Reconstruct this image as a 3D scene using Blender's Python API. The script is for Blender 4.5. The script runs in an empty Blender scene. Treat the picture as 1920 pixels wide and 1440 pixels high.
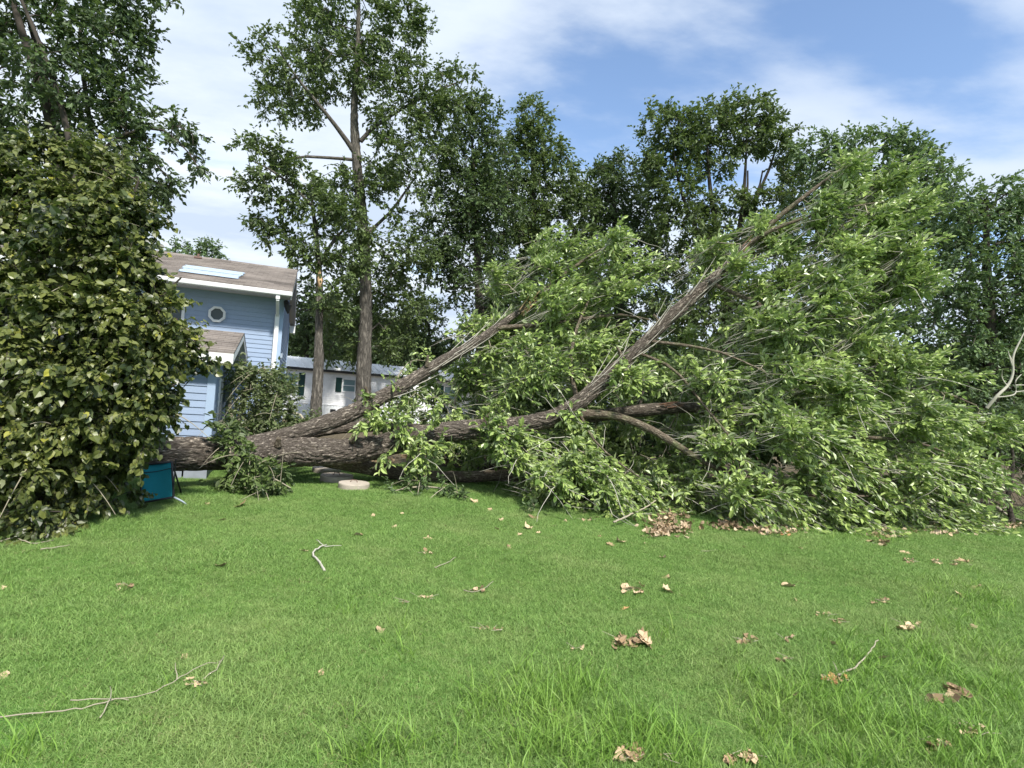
import bpy, math, random
import numpy as np
from mathutils import Matrix, Vector

# ------------------------------------------------------------------ camera, sky, sun, exposure
S = bpy.context.scene
COL = S.collection
FPX, EYE = 1060.0, 2.0                      # focal length in pixels of the 1920 px wide photograph, eye height in metres
PITCH, ROLL = math.radians(1.35), math.radians(4.2)
SUN_EL, SUN_AZ = math.radians(52), math.radians(150)   # azimuth clockwise from +Y

cam_d = bpy.data.cameras.new("camera")
cam = bpy.data.objects.new("camera", cam_d); COL.objects.link(cam)
cam_d.sensor_fit = 'HORIZONTAL'; cam_d.sensor_width = 36; cam_d.lens = 36 * FPX / 1920
cam_d.clip_start = .05; cam_d.clip_end = 2000
RM = Matrix.Rotation(math.radians(90) + PITCH, 3, 'X') @ Matrix.Rotation(ROLL, 3, 'Z')
cam.matrix_world = Matrix.Translation((0, 0, EYE)) @ RM.to_4x4()
S.camera = cam

world = bpy.data.worlds.new("World"); S.world = world; world.use_nodes = True
def build_sky():
    nt = world.node_tree; N = nt.nodes; L = nt.links; N.clear()
    def n(t, **k):
        q = N.new(t)
        for a, b in k.items(): setattr(q, a, b)
        return q
    def m(op, a, b=None, c=None):
        q = n('ShaderNodeMath', operation=op)
        for i, v in enumerate((a, b, c)):
            if v is None: continue
            if isinstance(v, (int, float)): q.inputs[i].default_value = v
            else: L.new(v, q.inputs[i])
        return q.outputs[0]
    out = n('ShaderNodeOutputWorld'); bg = n('ShaderNodeBackground'); bg.inputs[1].default_value = .15
    sky = n('ShaderNodeTexSky', sky_type='NISHITA', sun_disc=False)
    sky.sun_elevation = SUN_EL; sky.sun_rotation = SUN_AZ; sky.air_density = 1.0; sky.dust_density = .4; sky.ozone_density = 1.6
    tc = n('ShaderNodeTexCoord'); sep = n('ShaderNodeSeparateXYZ'); L.new(tc.outputs['Generated'], sep.inputs[0])
    z = m('MAXIMUM', m('ADD', sep.outputs[2], .12), .02)
    cx = m('DIVIDE', sep.outputs[0], z); cy = m('DIVIDE', sep.outputs[1], z)
    cmb = n('ShaderNodeCombineXYZ'); L.new(cx, cmb.inputs[0]); L.new(cy, cmb.inputs[1])
    mp = n('ShaderNodeMapping'); mp.inputs['Rotation'].default_value = (0, 0, math.radians(-38)); mp.inputs['Scale'].default_value = (.72, 1.25, 1)
    mp.inputs['Location'].default_value = (3.1, 1.4, 0)
    L.new(cmb.outputs[0], mp.inputs[0])
    a = n('ShaderNodeTexNoise'); a.inputs['Scale'].default_value = 1.25; a.inputs['Detail'].default_value = 7; a.inputs['Roughness'].default_value = .46; a.inputs['Distortion'].default_value = .15
    L.new(mp.outputs[0], a.inputs['Vector'])
    b = n('ShaderNodeTexNoise'); b.inputs['Scale'].default_value = 2.6; b.inputs['Detail'].default_value = 7; b.inputs['Roughness'].default_value = .6
    L.new(mp.outputs[0], b.inputs['Vector'])
    # thicker cover to the left of the view, thinner to the right, as in the photograph
    cover = m('MULTIPLY_ADD', sep.outputs[0], -.14, .10)
    low = m('MULTIPLY', m('SUBTRACT', .38, sep.outputs[2]), .55)
    low = m('MAXIMUM', low, 0.0)
    d = m('ADD', m('ADD', m('ADD', a.outputs[0], m('MULTIPLY', m('SUBTRACT', b.outputs[0], .5), .32)), cover), low)
    mr = n('ShaderNodeMapRange', interpolation_type='SMOOTHSTEP'); L.new(d, mr.inputs[0])
    mr.inputs[1].default_value = .41; mr.inputs[2].default_value = .63
    shade = n('ShaderNodeMapRange'); L.new(m('ADD', m('MULTIPLY', b.outputs[0], .5), m('MULTIPLY', a.outputs[0], .7)), shade.inputs[0])
    shade.inputs[1].default_value = .50; shade.inputs[2].default_value = .72
    cc = n('ShaderNodeMix', data_type='RGBA')
    cc.inputs['A'].default_value = (4.0, 4.35, 4.75, 1); cc.inputs['B'].default_value = (2.75, 3.25, 4.05, 1)
    L.new(shade.outputs[0], cc.inputs['Factor'])
    mix = n('ShaderNodeMix', data_type='RGBA'); L.new(mr.outputs[0], mix.inputs['Factor'])
    L.new(sky.outputs[0], mix.inputs['A']); L.new(cc.outputs['Result'], mix.inputs['B'])
    L.new(mix.outputs['Result'], bg.inputs[0]); L.new(bg.outputs[0], out.inputs[0])
build_sky()

sun_d = bpy.data.lights.new("sun", 'SUN'); sun_d.energy = 4.3; sun_d.angle = math.radians(5); sun_d.color = (1, .95, .87)
sun = bpy.data.objects.new("sun", sun_d); COL.objects.link(sun)
sdir = Vector((math.sin(SUN_AZ) * math.cos(SUN_EL), math.cos(SUN_AZ) * math.cos(SUN_EL), math.sin(SUN_EL)))
sun.rotation_euler = sdir.to_track_quat('Z', 'Y').to_euler(); sun.location = (0, 0, 40)
S.view_settings.view_transform = 'Standard'; S.view_settings.look = 'None'
S.view_settings.gamma = 1; S.view_settings.use_curve_mapping = False; S.view_settings.exposure = 0.75
S.render.engine = 'CYCLES'; S.cycles.max_bounces = 6; S.cycles.transparent_max_bounces = 4
S.cycles.diffuse_bounces = 3; S.cycles.transmission_bounces = 4; S.cycles.glossy_bounces = 2

rng = np.random.default_rng(7); random.seed(7)
RMn = np.array([[RM[i][j] for j in range(3)] for i in range(3)])

# ------------------------------------------------------------------ helpers: where things stand
def ray(px, py): return RMn @ np.array([(px - 960) / FPX, -(py - 720) / FPX, -1.0])
def at(px, py, Y):                           # the place seen at that spot, Y metres ahead
    d = ray(px, py); return np.array([0, 0, EYE]) + d * (Y / d[1])
def gd(px, py, z=0.0):                       # the place on the ground seen at that spot
    d = ray(px, py); return np.array([0, 0, EYE]) + d * ((z - EYE) / d[2])
def gz(x, y):
    return .035 * np.sin(x * .55 + 1.3) * np.cos(y * .42) + .018 * np.sin(x * 1.3 + y * .9) + .012 * np.sin(y * 1.9 - x * .6)
def unit(a): return a / (np.linalg.norm(a, axis=-1, keepdims=True) + 1e-9)

# ------------------------------------------------------------------ helpers: objects
def tag(o, label=None, cat=None, group=None, kind=None):
    if label: o['label'] = label
    if cat: o['category'] = cat
    if group: o['group'] = group
    if kind: o['kind'] = kind
    return o
def empty(name, loc=(0, 0, 0), rz=0.0, label=None, cat=None, group=None):
    o = bpy.data.objects.new(name, None); COL.objects.link(o); o.location = [float(c) for c in loc]; o.rotation_euler = (0, 0, rz)
    o.empty_display_size = .2
    return tag(o, label, cat, group)
def link(name, me, mats, parent=None, kind=None):
    if not isinstance(mats, (list, tuple)): mats = [mats]
    for mt in mats:
        if len(me.materials) < len(mats): me.materials.append(mt)
    o = bpy.data.objects.new(name, me); COL.objects.link(o)
    if parent is not None: o.parent = parent
    if kind: o['kind'] = kind
    return o
def np_mesh(name, V, F, smooth=False, attrs=None):
    """F: one (n,k) array or a list of them"""
    V = np.asarray(V, np.float32); Fs = F if isinstance(F, list) else [F]
    Fs = [np.asarray(f, np.int32) for f in Fs if len(f)]
    me = bpy.data.meshes.new(name)
    loops = np.concatenate([f.ravel() for f in Fs]); tot = np.concatenate([np.full(len(f), f.shape[1], np.int32) for f in Fs])
    me.vertices.add(len(V)); me.vertices.foreach_set('co', V.ravel())
    me.loops.add(len(loops)); me.loops.foreach_set('vertex_index', loops)
    me.polygons.add(len(tot)); st = np.concatenate([[0], np.cumsum(tot)[:-1]]).astype(np.int32)
    me.polygons.foreach_set('loop_start', st); me.polygons.foreach_set('loop_total', tot)
    me.update(calc_edges=True)
    me.polygons.foreach_set('use_smooth', np.full(len(tot), smooth, bool))
    for an, (typ, dat) in (attrs or {}).items():
        a = me.attributes.new(an, typ, 'POINT'); a.data.foreach_set('vector' if typ == 'FLOAT_VECTOR' else 'value', np.asarray(dat, np.float32).ravel())
    me.validate(); return me
class MB:
    """collects simple solids into one mesh"""
    def __init__(s): s.V = []; s.F = []; s.n = 0
    def add(s, V, F):
        V = np.asarray(V, float); s.V.append(V); s.F += [tuple(i + s.n for i in f) for f in F]; s.n += len(V); return s
    def box(s, x0, x1, y0, y1, z0, z1):
        V = [(x, y, z) for z in (z0, z1) for x, y in ((x0, y0), (x1, y0), (x1, y1), (x0, y1))]
        return s.add(V, [(3, 2, 1, 0), (4, 5, 6, 7), (0, 1, 5, 4), (1, 2, 6, 5), (2, 3, 7, 6), (3, 0, 4, 7)])
    def bar(s, a, b, w, h=None, up=(0, 0, 1)):
        a = np.array(a, float); b = np.array(b, float); h = h or w; d = unit(b - a); u = np.array(up, float)
        if abs(d @ u) > .95: u = np.array((1., 0, 0))
        r = unit(np.cross(d, u)); t = np.cross(r, d)
        V = [p + sx * r * w / 2 + sy * t * h / 2 for p in (a, b) for sx, sy in ((-1, -1), (1, -1), (1, 1), (-1, 1))]
        return s.add(V, [(3, 2, 1, 0), (4, 5, 6, 7), (0, 1, 5, 4), (1, 2, 6, 5), (2, 3, 7, 6), (3, 0, 4, 7)])
    def tube(s, pts, r, sides=8):
        V, F, _ = tube(np.array(pts, float), np.full(len(pts), r) if np.isscalar(r) else np.array(r), sides)
        s.add(V, [tuple(f) for f in F]); k = s.n - len(V)
        s.F.append(tuple(range(k + sides - 1, k - 1, -1))); s.F.append(tuple(range(s.n - sides, s.n))); return s
    def prism(s, prof, x0, x1, axis=0):
        """extrudes a closed outline along an axis"""
        n = len(prof); V = []
        for x in (x0, x1):
            for a, b in prof:
                V.append((x, a, b) if axis == 0 else (a, x, b) if axis == 1 else (a, b, x))
        F = [tuple(range(n - 1, -1, -1)), tuple(range(n, 2 * n))] + [(i, (i + 1) % n, n + (i + 1) % n, n + i) for i in range(n)]
        return s.add(V, F)
    def mesh(s, name, smooth=False, bevel=0):
        me = bpy.data.meshes.new(name); me.from_pydata([tuple(v) for v in np.concatenate(s.V)], [], s.F)
        import bmesh
        bm = bmesh.new(); bm.from_mesh(me); bmesh.ops.recalc_face_normals(bm, faces=bm.faces)
        if bevel: bmesh.ops.bevel(bm, geom=[e for e in bm.edges if e.calc_face_angle(0) > .6], offset=bevel, segments=1, affect='EDGES', profile=.6)
        bm.to_mesh(me); bm.free()
        for p in me.polygons: p.use_smooth = smooth
        return me
    def build(s, name, mat, parent=None, smooth=False, bevel=0, kind=None): return link(name, s.mesh(name, smooth, bevel), mat, parent, kind)

def frames(P):
    d = np.gradient(P, axis=0); d = unit(d); ref = np.array([0, 0, 1.0]) if abs(d[:, 2]).mean() < .75 else np.array([0, 1.0, 0])
    a = unit(np.cross(d, ref)); b = np.cross(d, a); return d, a, b
def tube(P, R, sides, disp=None):
    d, a, b = frames(P); th = np.arange(sides) * 2 * np.pi / sides
    rad = R[:, None] * np.ones(sides)[None]
    if disp is not None: rad = rad + disp
    V = P[:, None] + rad[..., None] * (np.cos(th)[None, :, None] * a[:, None] + np.sin(th)[None, :, None] * b[:, None])
    n = len(P); i = np.arange(n - 1)[:, None] * sides; j = np.arange(sides)[None]; j2 = (j + 1) % sides
    F = np.stack([i + j, i + j2, i + sides + j2, i + sides + j], -1).reshape(-1, 4)
    s = np.concatenate([[0], np.cumsum(np.linalg.norm(np.diff(P, axis=0), axis=1))])
    K = np.stack([np.cos(th)[None] * R[:, None], np.sin(th)[None] * R[:, None], s[:, None] * np.ones(sides)[None]], -1)
    return V.reshape(-1, 3), F, K.reshape(-1, 3)
def resample(P, R, step):
    P = np.asarray(P, float); R = np.asarray(R, float)
    t = np.concatenate([[0], np.cumsum(np.linalg.norm(np.diff(P, axis=0), axis=1))]); n = max(3, int(t[-1] / step) + 1)
    # Catmull-Rom through the given points
    q = np.linspace(0, t[-1], n); k = np.clip(np.searchsorted(t, q, side='right') - 1, 0, len(P) - 2)
    u = ((q - t[k]) / (t[k + 1] - t[k]))[:, None]
    p0 = P[np.maximum(k - 1, 0)]; p1 = P[k]; p2 = P[k + 1]; p3 = P[np.minimum(k + 2, len(P) - 1)]
    C = .5 * (2 * p1 + (p2 - p0) * u + (2 * p0 - 5 * p1 + 4 * p2 - p3) * u ** 2 + (3 * p1 - p0 - 3 * p2 + p3) * u ** 3)
    return C, np.interp(q, t, R)

# ------------------------------------------------------------------ materials
def mat(name):
    m = bpy.data.materials.new(name); m.use_nodes = True; nt = m.node_tree; nt.nodes.clear()
    return m, nt
class NB:
    def __init__(s, nt): s.nt = nt
    def n(s, t, ins=None, **k):
        q = s.nt.nodes.new(t)
        for a, b in k.items(): setattr(q, a, b)
        for a, v in (ins or {}).items():
            if hasattr(v, 'is_output'): s.nt.links.new(v, q.inputs[a])
            else: q.inputs[a].default_value = v
        return q
    def math(s, op, *v): 
        q = s.nt.nodes.new('ShaderNodeMath'); q.operation = op
        for i, x in enumerate(v):
            if hasattr(x, 'is_output'): s.nt.links.new(x, q.inputs[i])
            else: q.inputs[i].default_value = x
        return q.outputs[0]
    def ramp(s, fac, stops, interp='LINEAR'):
        q = s.nt.nodes.new('ShaderNodeValToRGB'); s.nt.links.new(fac, q.inputs[0]); e = q.color_ramp.elements; q.color_ramp.interpolation = interp
        while len(e) < len(stops): e.new(.5)
        for i, (p, c) in enumerate(stops): e[i].position = p; e[i].color = (*c, 1) if len(c) == 3 else c
        return q.outputs[0]
    def mix(s, f, a, b, mode='MIX'):
        q = s.nt.nodes.new('ShaderNodeMix'); q.data_type = 'RGBA'; q.blend_type = mode
        for k, x in (('Factor', f), ('A', a), ('B', b)):
            i = q.inputs[k] if k != 'Factor' else q.inputs[0]
            if k != 'Factor': i = [y for y in q.inputs if y.name == k and y.type == 'RGBA'][0]
            if hasattr(x, 'is_output'): s.nt.links.new(x, i)
            else: i.default_value = x if k == 'Factor' else ((*x, 1) if len(x) == 3 else x)
        return [o for o in q.outputs if o.type == 'RGBA'][0]
    def noise(s, vec, scale, detail=4, rough=.55, dist=0):
        return s.n('ShaderNodeTexNoise', {'Vector': vec, 'Scale': scale, 'Detail': detail, 'Roughness': rough, 'Distortion': dist}).outputs[0]
    def out(s, sh): s.nt.links.new(sh, s.n('ShaderNodeOutputMaterial').inputs[0])
    def bump(s, h, st, dist=.02): return s.n('ShaderNodeBump', {'Height': h, 'Strength': st, 'Distance': dist}).outputs[0]
    def prin(s, col, rough=.7, normal=None, spec=.3, **k):
        ins = {'Base Color': col if hasattr(col, 'is_output') else (*col, 1), 'Roughness': rough, 'Specular IOR Level': spec}
        if normal is not None: ins['Normal'] = normal
        ins.update(k); return s.n('ShaderNodeBsdfPrincipled', ins).outputs[0]

def leaf_mat(name, dark, mid, light, under, tr=.3, rough=.42, spec=.35, odd=None, clump=.9):
    m, nt = mat(name); b = NB(nt)
    at_ = b.n('ShaderNodeAttribute', attribute_name='rnd').outputs['Fac']
    oi = b.n('ShaderNodeObjectInfo').outputs['Random']
    r = b.math('FRACT', b.math('ADD', at_, b.math('MULTIPLY', oi, 1.0)))
    geo = b.n('ShaderNodeNewGeometry')
    pn = b.noise(geo.outputs['Position'], clump, 3)
    stops = [(0, dark), (.45, mid), (.92, light)]
    if odd: stops += [(.975, light), (.98, odd)]
    c = b.ramp(r, stops)
    c = b.mix(b.ramp(pn, [(.42, (0, 0, 0)), (.66, (.75, .75, .75))]), c, tuple(x * 1.2 for x in light), 'MIX')  # noise clumps of paler colour, painted in as sunlit highlights on the leaves
    c2 = b.mix(geo.outputs['Backfacing'], c, under)
    sh = b.prin(c2, rough, spec=spec)
    t = b.n('ShaderNodeBsdfTranslucent', {'Color': b.mix(.5, c, (.22, .34, .05))}).outputs[0]
    b.out(b.n('ShaderNodeMixShader', {0: tr, 1: sh, 2: t}).outputs[0]); return m
def bark_mat(name, c0, c1, scale=9, stretch=.16, moss=None, strength=.9, attr=True):
    m, nt = mat(name); b = NB(nt)
    if attr: v = b.n('ShaderNodeAttribute', attribute_name='bk').outputs['Vector']
    else: v = b.n('ShaderNodeTexCoord').outputs['Object']
    mp = b.n('ShaderNodeMapping', {'Vector': v, 'Scale': (1, 1, stretch)}).outputs[0]
    n1 = b.noise(mp, scale * 2.2, 6, .6, .4); n2 = b.noise(v, scale * .3, 3); n3 = b.noise(mp, scale * 6, 4, .6)
    ridge = b.math('ABSOLUTE', b.math('SUBTRACT', n1, .5))
    ridge = b.math('MINIMUM', b.math('MULTIPLY', ridge, 7), 1.0)
    col = b.ramp(b.math('MULTIPLY_ADD', n3, .5, b.math('MULTIPLY', ridge, .5)), [(.2, c0), (.62, tuple((x + y) / 2 for x, y in zip(c0, c1))), (.85, c1)])
    if moss: col = b.mix(b.ramp(n2, [(.5, (0, 0, 0)), (.68, (1, 1, 1))]), col, moss)
    h = b.math('ADD', ridge, b.math('MULTIPLY', n3, .35))
    b.out(b.prin(col, .9, b.bump(h, strength, .03), spec=.15)); return m
def plain(name, c, rough=.6, var=.12, scale=6, bump=0, spec=.3, metal=0, dirt=None):
    m, nt = mat(name); b = NB(nt); v = b.n('ShaderNodeTexCoord').outputs['Object']
    n1 = b.noise(v, scale, 5, .6)
    col = b.mix(n1, tuple(x * (1 - var) for x in c), tuple(min(1, x * (1 + var)) for x in c))
    if dirt:
        n2 = b.noise(v, scale * .37, 6, .65)
        col = b.mix(b.ramp(n2, [(.48, (0, 0, 0)), (.75, (.75, .75, .75))]), col, dirt)
    nr = b.bump(b.noise(v, scale * 9, 4), bump, .01) if bump else None
    k = {'Metallic': metal} if metal else {}
    b.out(b.prin(col, rough, nr, spec, **k)); return m

M = {}
M['leaf_fallen'] = leaf_mat('leaf_fallen', (.055, .10, .026), (.145, .235, .05), (.37, .47, .145), (.33, .41, .2), .27, .34, .5, clump=1.3)
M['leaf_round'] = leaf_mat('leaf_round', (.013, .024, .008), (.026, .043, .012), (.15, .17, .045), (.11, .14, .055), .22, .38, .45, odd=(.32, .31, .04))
M['leaf_oak'] = leaf_mat('leaf_oak', (.045, .075, .025), (.075, .115, .036), (.125, .175, .055), (.12, .155, .08), .24, .5, .3)
M['leaf_dark'] = leaf_mat('leaf_dark', (.035, .062, .024), (.058, .095, .034), (.09, .14, .05), (.09, .12, .07), .22, .5, .3)
M['leaf_fresh'] = leaf_mat('leaf_fresh', (.05, .095, .04), (.085, .145, .058), (.14, .215, .085), (.15, .2, .12), .26, .5, .3)
M['leaf_wilt'] = leaf_mat('leaf_wilt', (.04, .075, .02), (.085, .125, .04), (.15, .18, .08), (.19, .22, .13), .25, .5, .3)
M['dry'] = leaf_mat('dry_leaf', (.20, .125, .07), (.37, .255, .15), (.56, .43, .28), (.5, .39, .27), .12, .7, .2)
M['dry_dark'] = leaf_mat('dry_leaf_dark', (.06, .04, .026), (.12, .08, .048), (.34, .24, .14), (.26, .19, .12), .1, .7, .2)
M['dry_red'] = leaf_mat('dry_leaf_red', (.34, .15, .06), (.45, .21, .09), (.55, .3, .15), (.5, .25, .13), .12, .7, .2)
M['bark_log'] = bark_mat('bark_log', (.06, .048, .04), (.40, .35, .29), 11, .3, None, 1.0)
M['bark_limb'] = bark_mat('bark_limb', (.075, .055, .04), (.38, .33, .25), 12, .3, (.14, .16, .075), .8)
M['bark_twig'] = plain('bark_twig', (.30, .27, .20), .8, .4, 3)
M['bark_grey'] = bark_mat('bark_grey', (.05, .046, .04), (.25, .23, .195), 5, .16, None, .8)
M['bark_dark'] = plain('bark_dark', (.055, .046, .038), .9, .4, 3)
M['bark_dead'] = plain('bark_dead', (.42, .40, .34), .8, .25, 5)
M['raw_wood'] = plain('raw_wood', (.62, .42, .24), .8, .3, 14)
M['raw_red'] = plain('raw_red', (.15, .085, .055), .8, .35, 14)

# ------------------------------------------------------------------ leaves and trees
ELL = (np.array([(0, 0, 0), (.20, .28, .07), (.21, .66, .06), (0, 1, -.10), (-.21, .66, .06), (-.20, .28, .07)]),
       np.array([(0, 1, 2), (0, 2, 3), (0, 3, 4), (0, 4, 5)]))
DIA = (np.array([(0, 0, 0), (.27, .5, .09), (0, 1, -.08), (-.27, .5, .09)]), np.array([(0, 1, 2), (0, 2, 3)]))
HRT = (np.array([(0, .1, 0), (.26, -.04, .07), (.5, .22, .13), (.38, .62, .07), (0, 1.0, -.16), (-.38, .62, .07), (-.5, .22, .13), (-.26, -.04, .07)]),
       np.array([(0, 1, 2), (0, 2, 3), (0, 3, 4), (0, 4, 5), (0, 5, 6), (0, 6, 7)]))
OAK = (np.array([(0, 0, 0), (.16, .2, .03), (.42, .34, .10), (.2, .46, .03), (.4, .68, .08), (.14, .72, .02), (0, 1, -.1),
                 (-.14, .72, .02), (-.4, .68, .08), (-.2, .46, .03), (-.42, .34, .10), (-.16, .2, .03)]),
       np.array([(0, 1, 3), (1, 2, 3), (0, 3, 5), (3, 4, 5), (0, 5, 6), (0, 6, 7), (0, 7, 9), (7, 8, 9), (0, 9, 11), (9, 10, 11)]))
def leaf_arrays(pos, ax, nm, size, tmpl):
    T, F = tmpl; n = len(pos); sd = unit(np.cross(ax, nm)); nn = np.cross(sd, ax)
    V = pos[:, None] + size[:, None, None] * (T[None, :, 0, None] * sd[:, None] + T[None, :, 1, None] * ax[:, None] + T[None, :, 2, None] * nn[:, None])
    FF = F[None] + (np.arange(n) * len(T))[:, None, None]
    return V.reshape(-1, 3), FF.reshape(-1, F.shape[1])
def leaves_obj(name, L, mat_, parent, tmpl):
    pos, ax, nm, size = L
    V, F = leaf_arrays(pos, ax, nm, size, tmpl)
    rn = np.repeat(rng.random(len(pos)), len(tmpl[0]))
    return link(name, np_mesh(name, V, F, False, {'rnd': ('FLOAT', rn)}), mat_, parent, 'stuff')
def single_leaves(L, idx, mat_, parent, tmpl, per=4):
    pos, ax, nm, size = L; mes = []
    for _ in range(per):
        T = tmpl[0].copy(); T[:, 2] *= rng.uniform(.6, 2.2); T[:, 0] *= rng.uniform(.85, 1.1)
        me = np_mesh('leaf', T, tmpl[1], False, {'rnd': ('FLOAT', np.full(len(T), rng.random()))}); me.materials.append(mat_); mes.append(me)
    for i in idx:
        o = bpy.data.objects.new('leaf', mes[i % per]); COL.objects.link(o); o.parent = parent
        a = ax[i]; s = unit(np.cross(a, nm[i])); n = np.cross(s, a)
        mtx = Matrix(((s[0], a[0], n[0], pos[i][0]), (s[1], a[1], n[1], pos[i][1]), (s[2], a[2], n[2], pos[i][2]), (0, 0, 0, 1)))
        o.matrix_parent_inverse = Matrix.Identity(4); o.matrix_basis = (parent.matrix_basis.inverted() @ mtx) @ Matrix.Scale(float(size[i]), 4)
def spray(sites, dirs, K, Mn, Lr, lsize, spread=.8, droop=.25, flat=.5):
    """K twigs at every site, Mn leaves along each"""
    n = len(sites); st = np.repeat(sites, K, 0); d = np.repeat(dirs, K, 0)
    d = unit(d + spread * rng.normal(size=d.shape)); L = rng.uniform(*Lr, size=len(st))[:, None]
    en = st + d * L; en[:, 2] -= droop * L[:, 0] * rng.uniform(.2, 1, len(st))
    t = (np.arange(Mn) + .6) / Mn; t = np.tile(t, (len(st), 1)) + rng.normal(0, .04, (len(st), Mn))
    pos = st[:, None] + (en - st)[:, None] * t[..., None]; pos = pos.reshape(-1, 3)
    td = np.repeat(unit(en - st), Mn, 0); side = unit(rng.normal(size=td.shape)); side[:, 2] *= flat
    ax = unit(td * .8 + side * .95 + np.array([0, 0, -.18])); nm = unit(np.array([0, 0, 1.0]) + .75 * rng.normal(size=ax.shape))
    size = rng.uniform(lsize * .45, lsize * 1.35, len(pos))
    return (pos, ax, nm, size), (st, en)
def stick_arrays(a, b, r0, r1):
    """thin three-sided twigs, all at once"""
    d = unit(b - a); u = unit(np.cross(d, np.array([.3, .2, 1.0]))); w = np.cross(d, u); n = len(a); V = []
    for p, r in ((a, r0), (b, r1)):
        for k in range(3):
            c, s = math.cos(k * 2.094), math.sin(k * 2.094); V.append(p + r * (c * u + s * w))
    V = np.stack(V, 1).reshape(-1, 3); o = (np.arange(n) * 6)[:, None]
    F = np.concatenate([o + np.array([[k, (k + 1) % 3, 3 + (k + 1) % 3, 3 + k]]) for k in range(3)])
    return V, F
def blob_sites(blobs, dens=1.0, Yd=None, zmin=.06, shell=.55, clump=0, sig=.13):
    out = []
    for bl in blobs:
        px, py, rx, ry, Y = bl[:5]; rd = bl[5] if len(bl) > 5 else None; k = bl[6] if len(bl) > 6 else 1.0
        c = at(px, py, Y); a = rx * Y / FPX; h = ry * Y / FPX; rd = rd or (a + h) / 2
        n = max(3, int(dens * k * (a * h * rd) ** .62 * 10))
        q = unit(rng.normal(size=(n, 3))) * rng.random((n, 1)) ** (1 / 3 * shell)
        # tilt with the picture's small roll is left out: blobs are ordinary ellipsoids
        p = c + q * np.array([a, rd, h])
        if clump: p = np.repeat(p[:max(2, n // clump)], clump, 0); p = p + rng.normal(0, sig, p.shape)
        out.append(p)
    p = np.concatenate(out); p = p[p[:, 2] > zmin]; return p
def skeleton(paths, sites, step=.45, wob=.12, rtip=.006, up=.0, straight=.35):
    """paths: list of (points, radii); first is the trunk. Every site is joined to the nearest wood by a bent branch."""
    nodes = []; par = []; chains = []; dirs = []
    for P, R in paths:
        C, Rr = resample(P, R, step); base = len(nodes); ch = []
        if nodes:
            dd = np.linalg.norm(np.array(nodes) - C[0], axis=1); pi = int(dd.argmin())
        else: pi = -1
        for i in range(len(C)):
            nodes.append(C[i]); par.append(pi if i == 0 else len(nodes) - 2); ch.append(len(nodes) - 1)
            dirs.append(unit(C[min(i + 1, len(C) - 1)] - C[max(i - 1, 0)]))
        chains.append((ch, Rr))
    ntr = len(nodes); cap = ntr + len(sites) * 8 + 10
    A = np.zeros((cap, 3)); A[:ntr] = nodes; D = np.zeros((cap, 3)); D[:ntr] = dirs; cnt = ntr
    par = par + [0] * (cap - ntr); skip = np.zeros(cap, bool)
    for ch, _ in chains[:1]: skip[ch[:max(1, len(ch) // 6)]] = True
    d0 = np.min(np.linalg.norm(sites[:, None] - A[None, :ntr], axis=2), axis=1); order = np.argsort(d0)
    br = []; sdir = np.zeros_like(sites)
    for si in order:
        s = sites[si]; v = s - A[:cnt]; dist = np.linalg.norm(v, axis=1)
        cost = dist * (1 + .5 * (1 - (v * D[:cnt]).sum(1) / (dist + 1e-6)) / 2 * 1.2) + 1e3 * skip[:cnt]
        k = int(cost.argmin()); a = A[k]; L = dist[k]; n = min(7, max(2, int(L / step) + 1))
        ctrl = a + D[k] * L * straight + np.array([0, 0, up * L]) + rng.normal(0, wob * L, 3) * .6
        t = (np.arange(1, n + 1) / n)[:, None]
        Q = (1 - t) ** 2 * a + 2 * t * (1 - t) * ctrl + t ** 2 * s
        Q[:-1] += rng.normal(0, wob * min(L, 1.0) / n, (n - 1, 3)); ids = [k]
        for j in range(n):
            A[cnt] = Q[j]; par[cnt] = ids[-1]; D[cnt] = unit(Q[j] - A[ids[-1]]); ids.append(cnt); cnt += 1
        sdir[si] = D[cnt - 1]; br.append(ids)
    W = np.zeros(cnt); ch_n = np.zeros(cnt, bool)
    for i in range(cnt - 1, ntr - 1, -1):
        if W[i] == 0: W[i] = rtip ** 2.25
        W[par[i]] += W[i]
    R = np.maximum(W, rtip ** 2.25) ** (1 / 2.25)
    rt = np.full(cnt, 9.0)
    for ch, Rr in chains: rt[ch] = Rr
    tubes = []
    for ids in br:
        P = A[ids]; r = R[ids].copy(); lim = rt[ids[0]] if ids[0] < ntr else 9
        r[0] = min(r[1], lim * .8); r = np.minimum(r, lim * .75); tubes.append((P, r))
    return [(A[ch], Rr) for ch, Rr in chains], tubes, sdir
def wood_arrays(tubes, big=None):
    V = []; F = []; K = []; n = 0
    for P, r in tubes:
        sd = big or (4 if r.max() < .02 else 5 if r.max() < .05 else 8)
        v, f, k = tube(P, r, sd); V.append(v); F.append(f + n); K.append(k); n += len(v)
    return np.concatenate(V), np.concatenate(F), np.concatenate(K)
def vnoise(u, v, nu, seed):
    """smooth value noise, periodic in u (0..1) with nu cells; v in cells"""
    g = np.random.default_rng(seed).random((nu, 512)); x = u * nu; xi = np.floor(x).astype(int); xf = x - xi
    vi = np.floor(v).astype(int); vf = v - vi; xf = xf * xf * (3 - 2 * xf); vf = vf * vf * (3 - 2 * vf)
    a = g[xi % nu, vi % 512]; b = g[(xi + 1) % nu, vi % 512]; c = g[xi % nu, (vi + 1) % 512]; d = g[(xi + 1) % nu, (vi + 1) % 512]
    return (a * (1 - xf) + b * xf) * (1 - vf) + (c * (1 - xf) + d * xf) * vf
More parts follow.
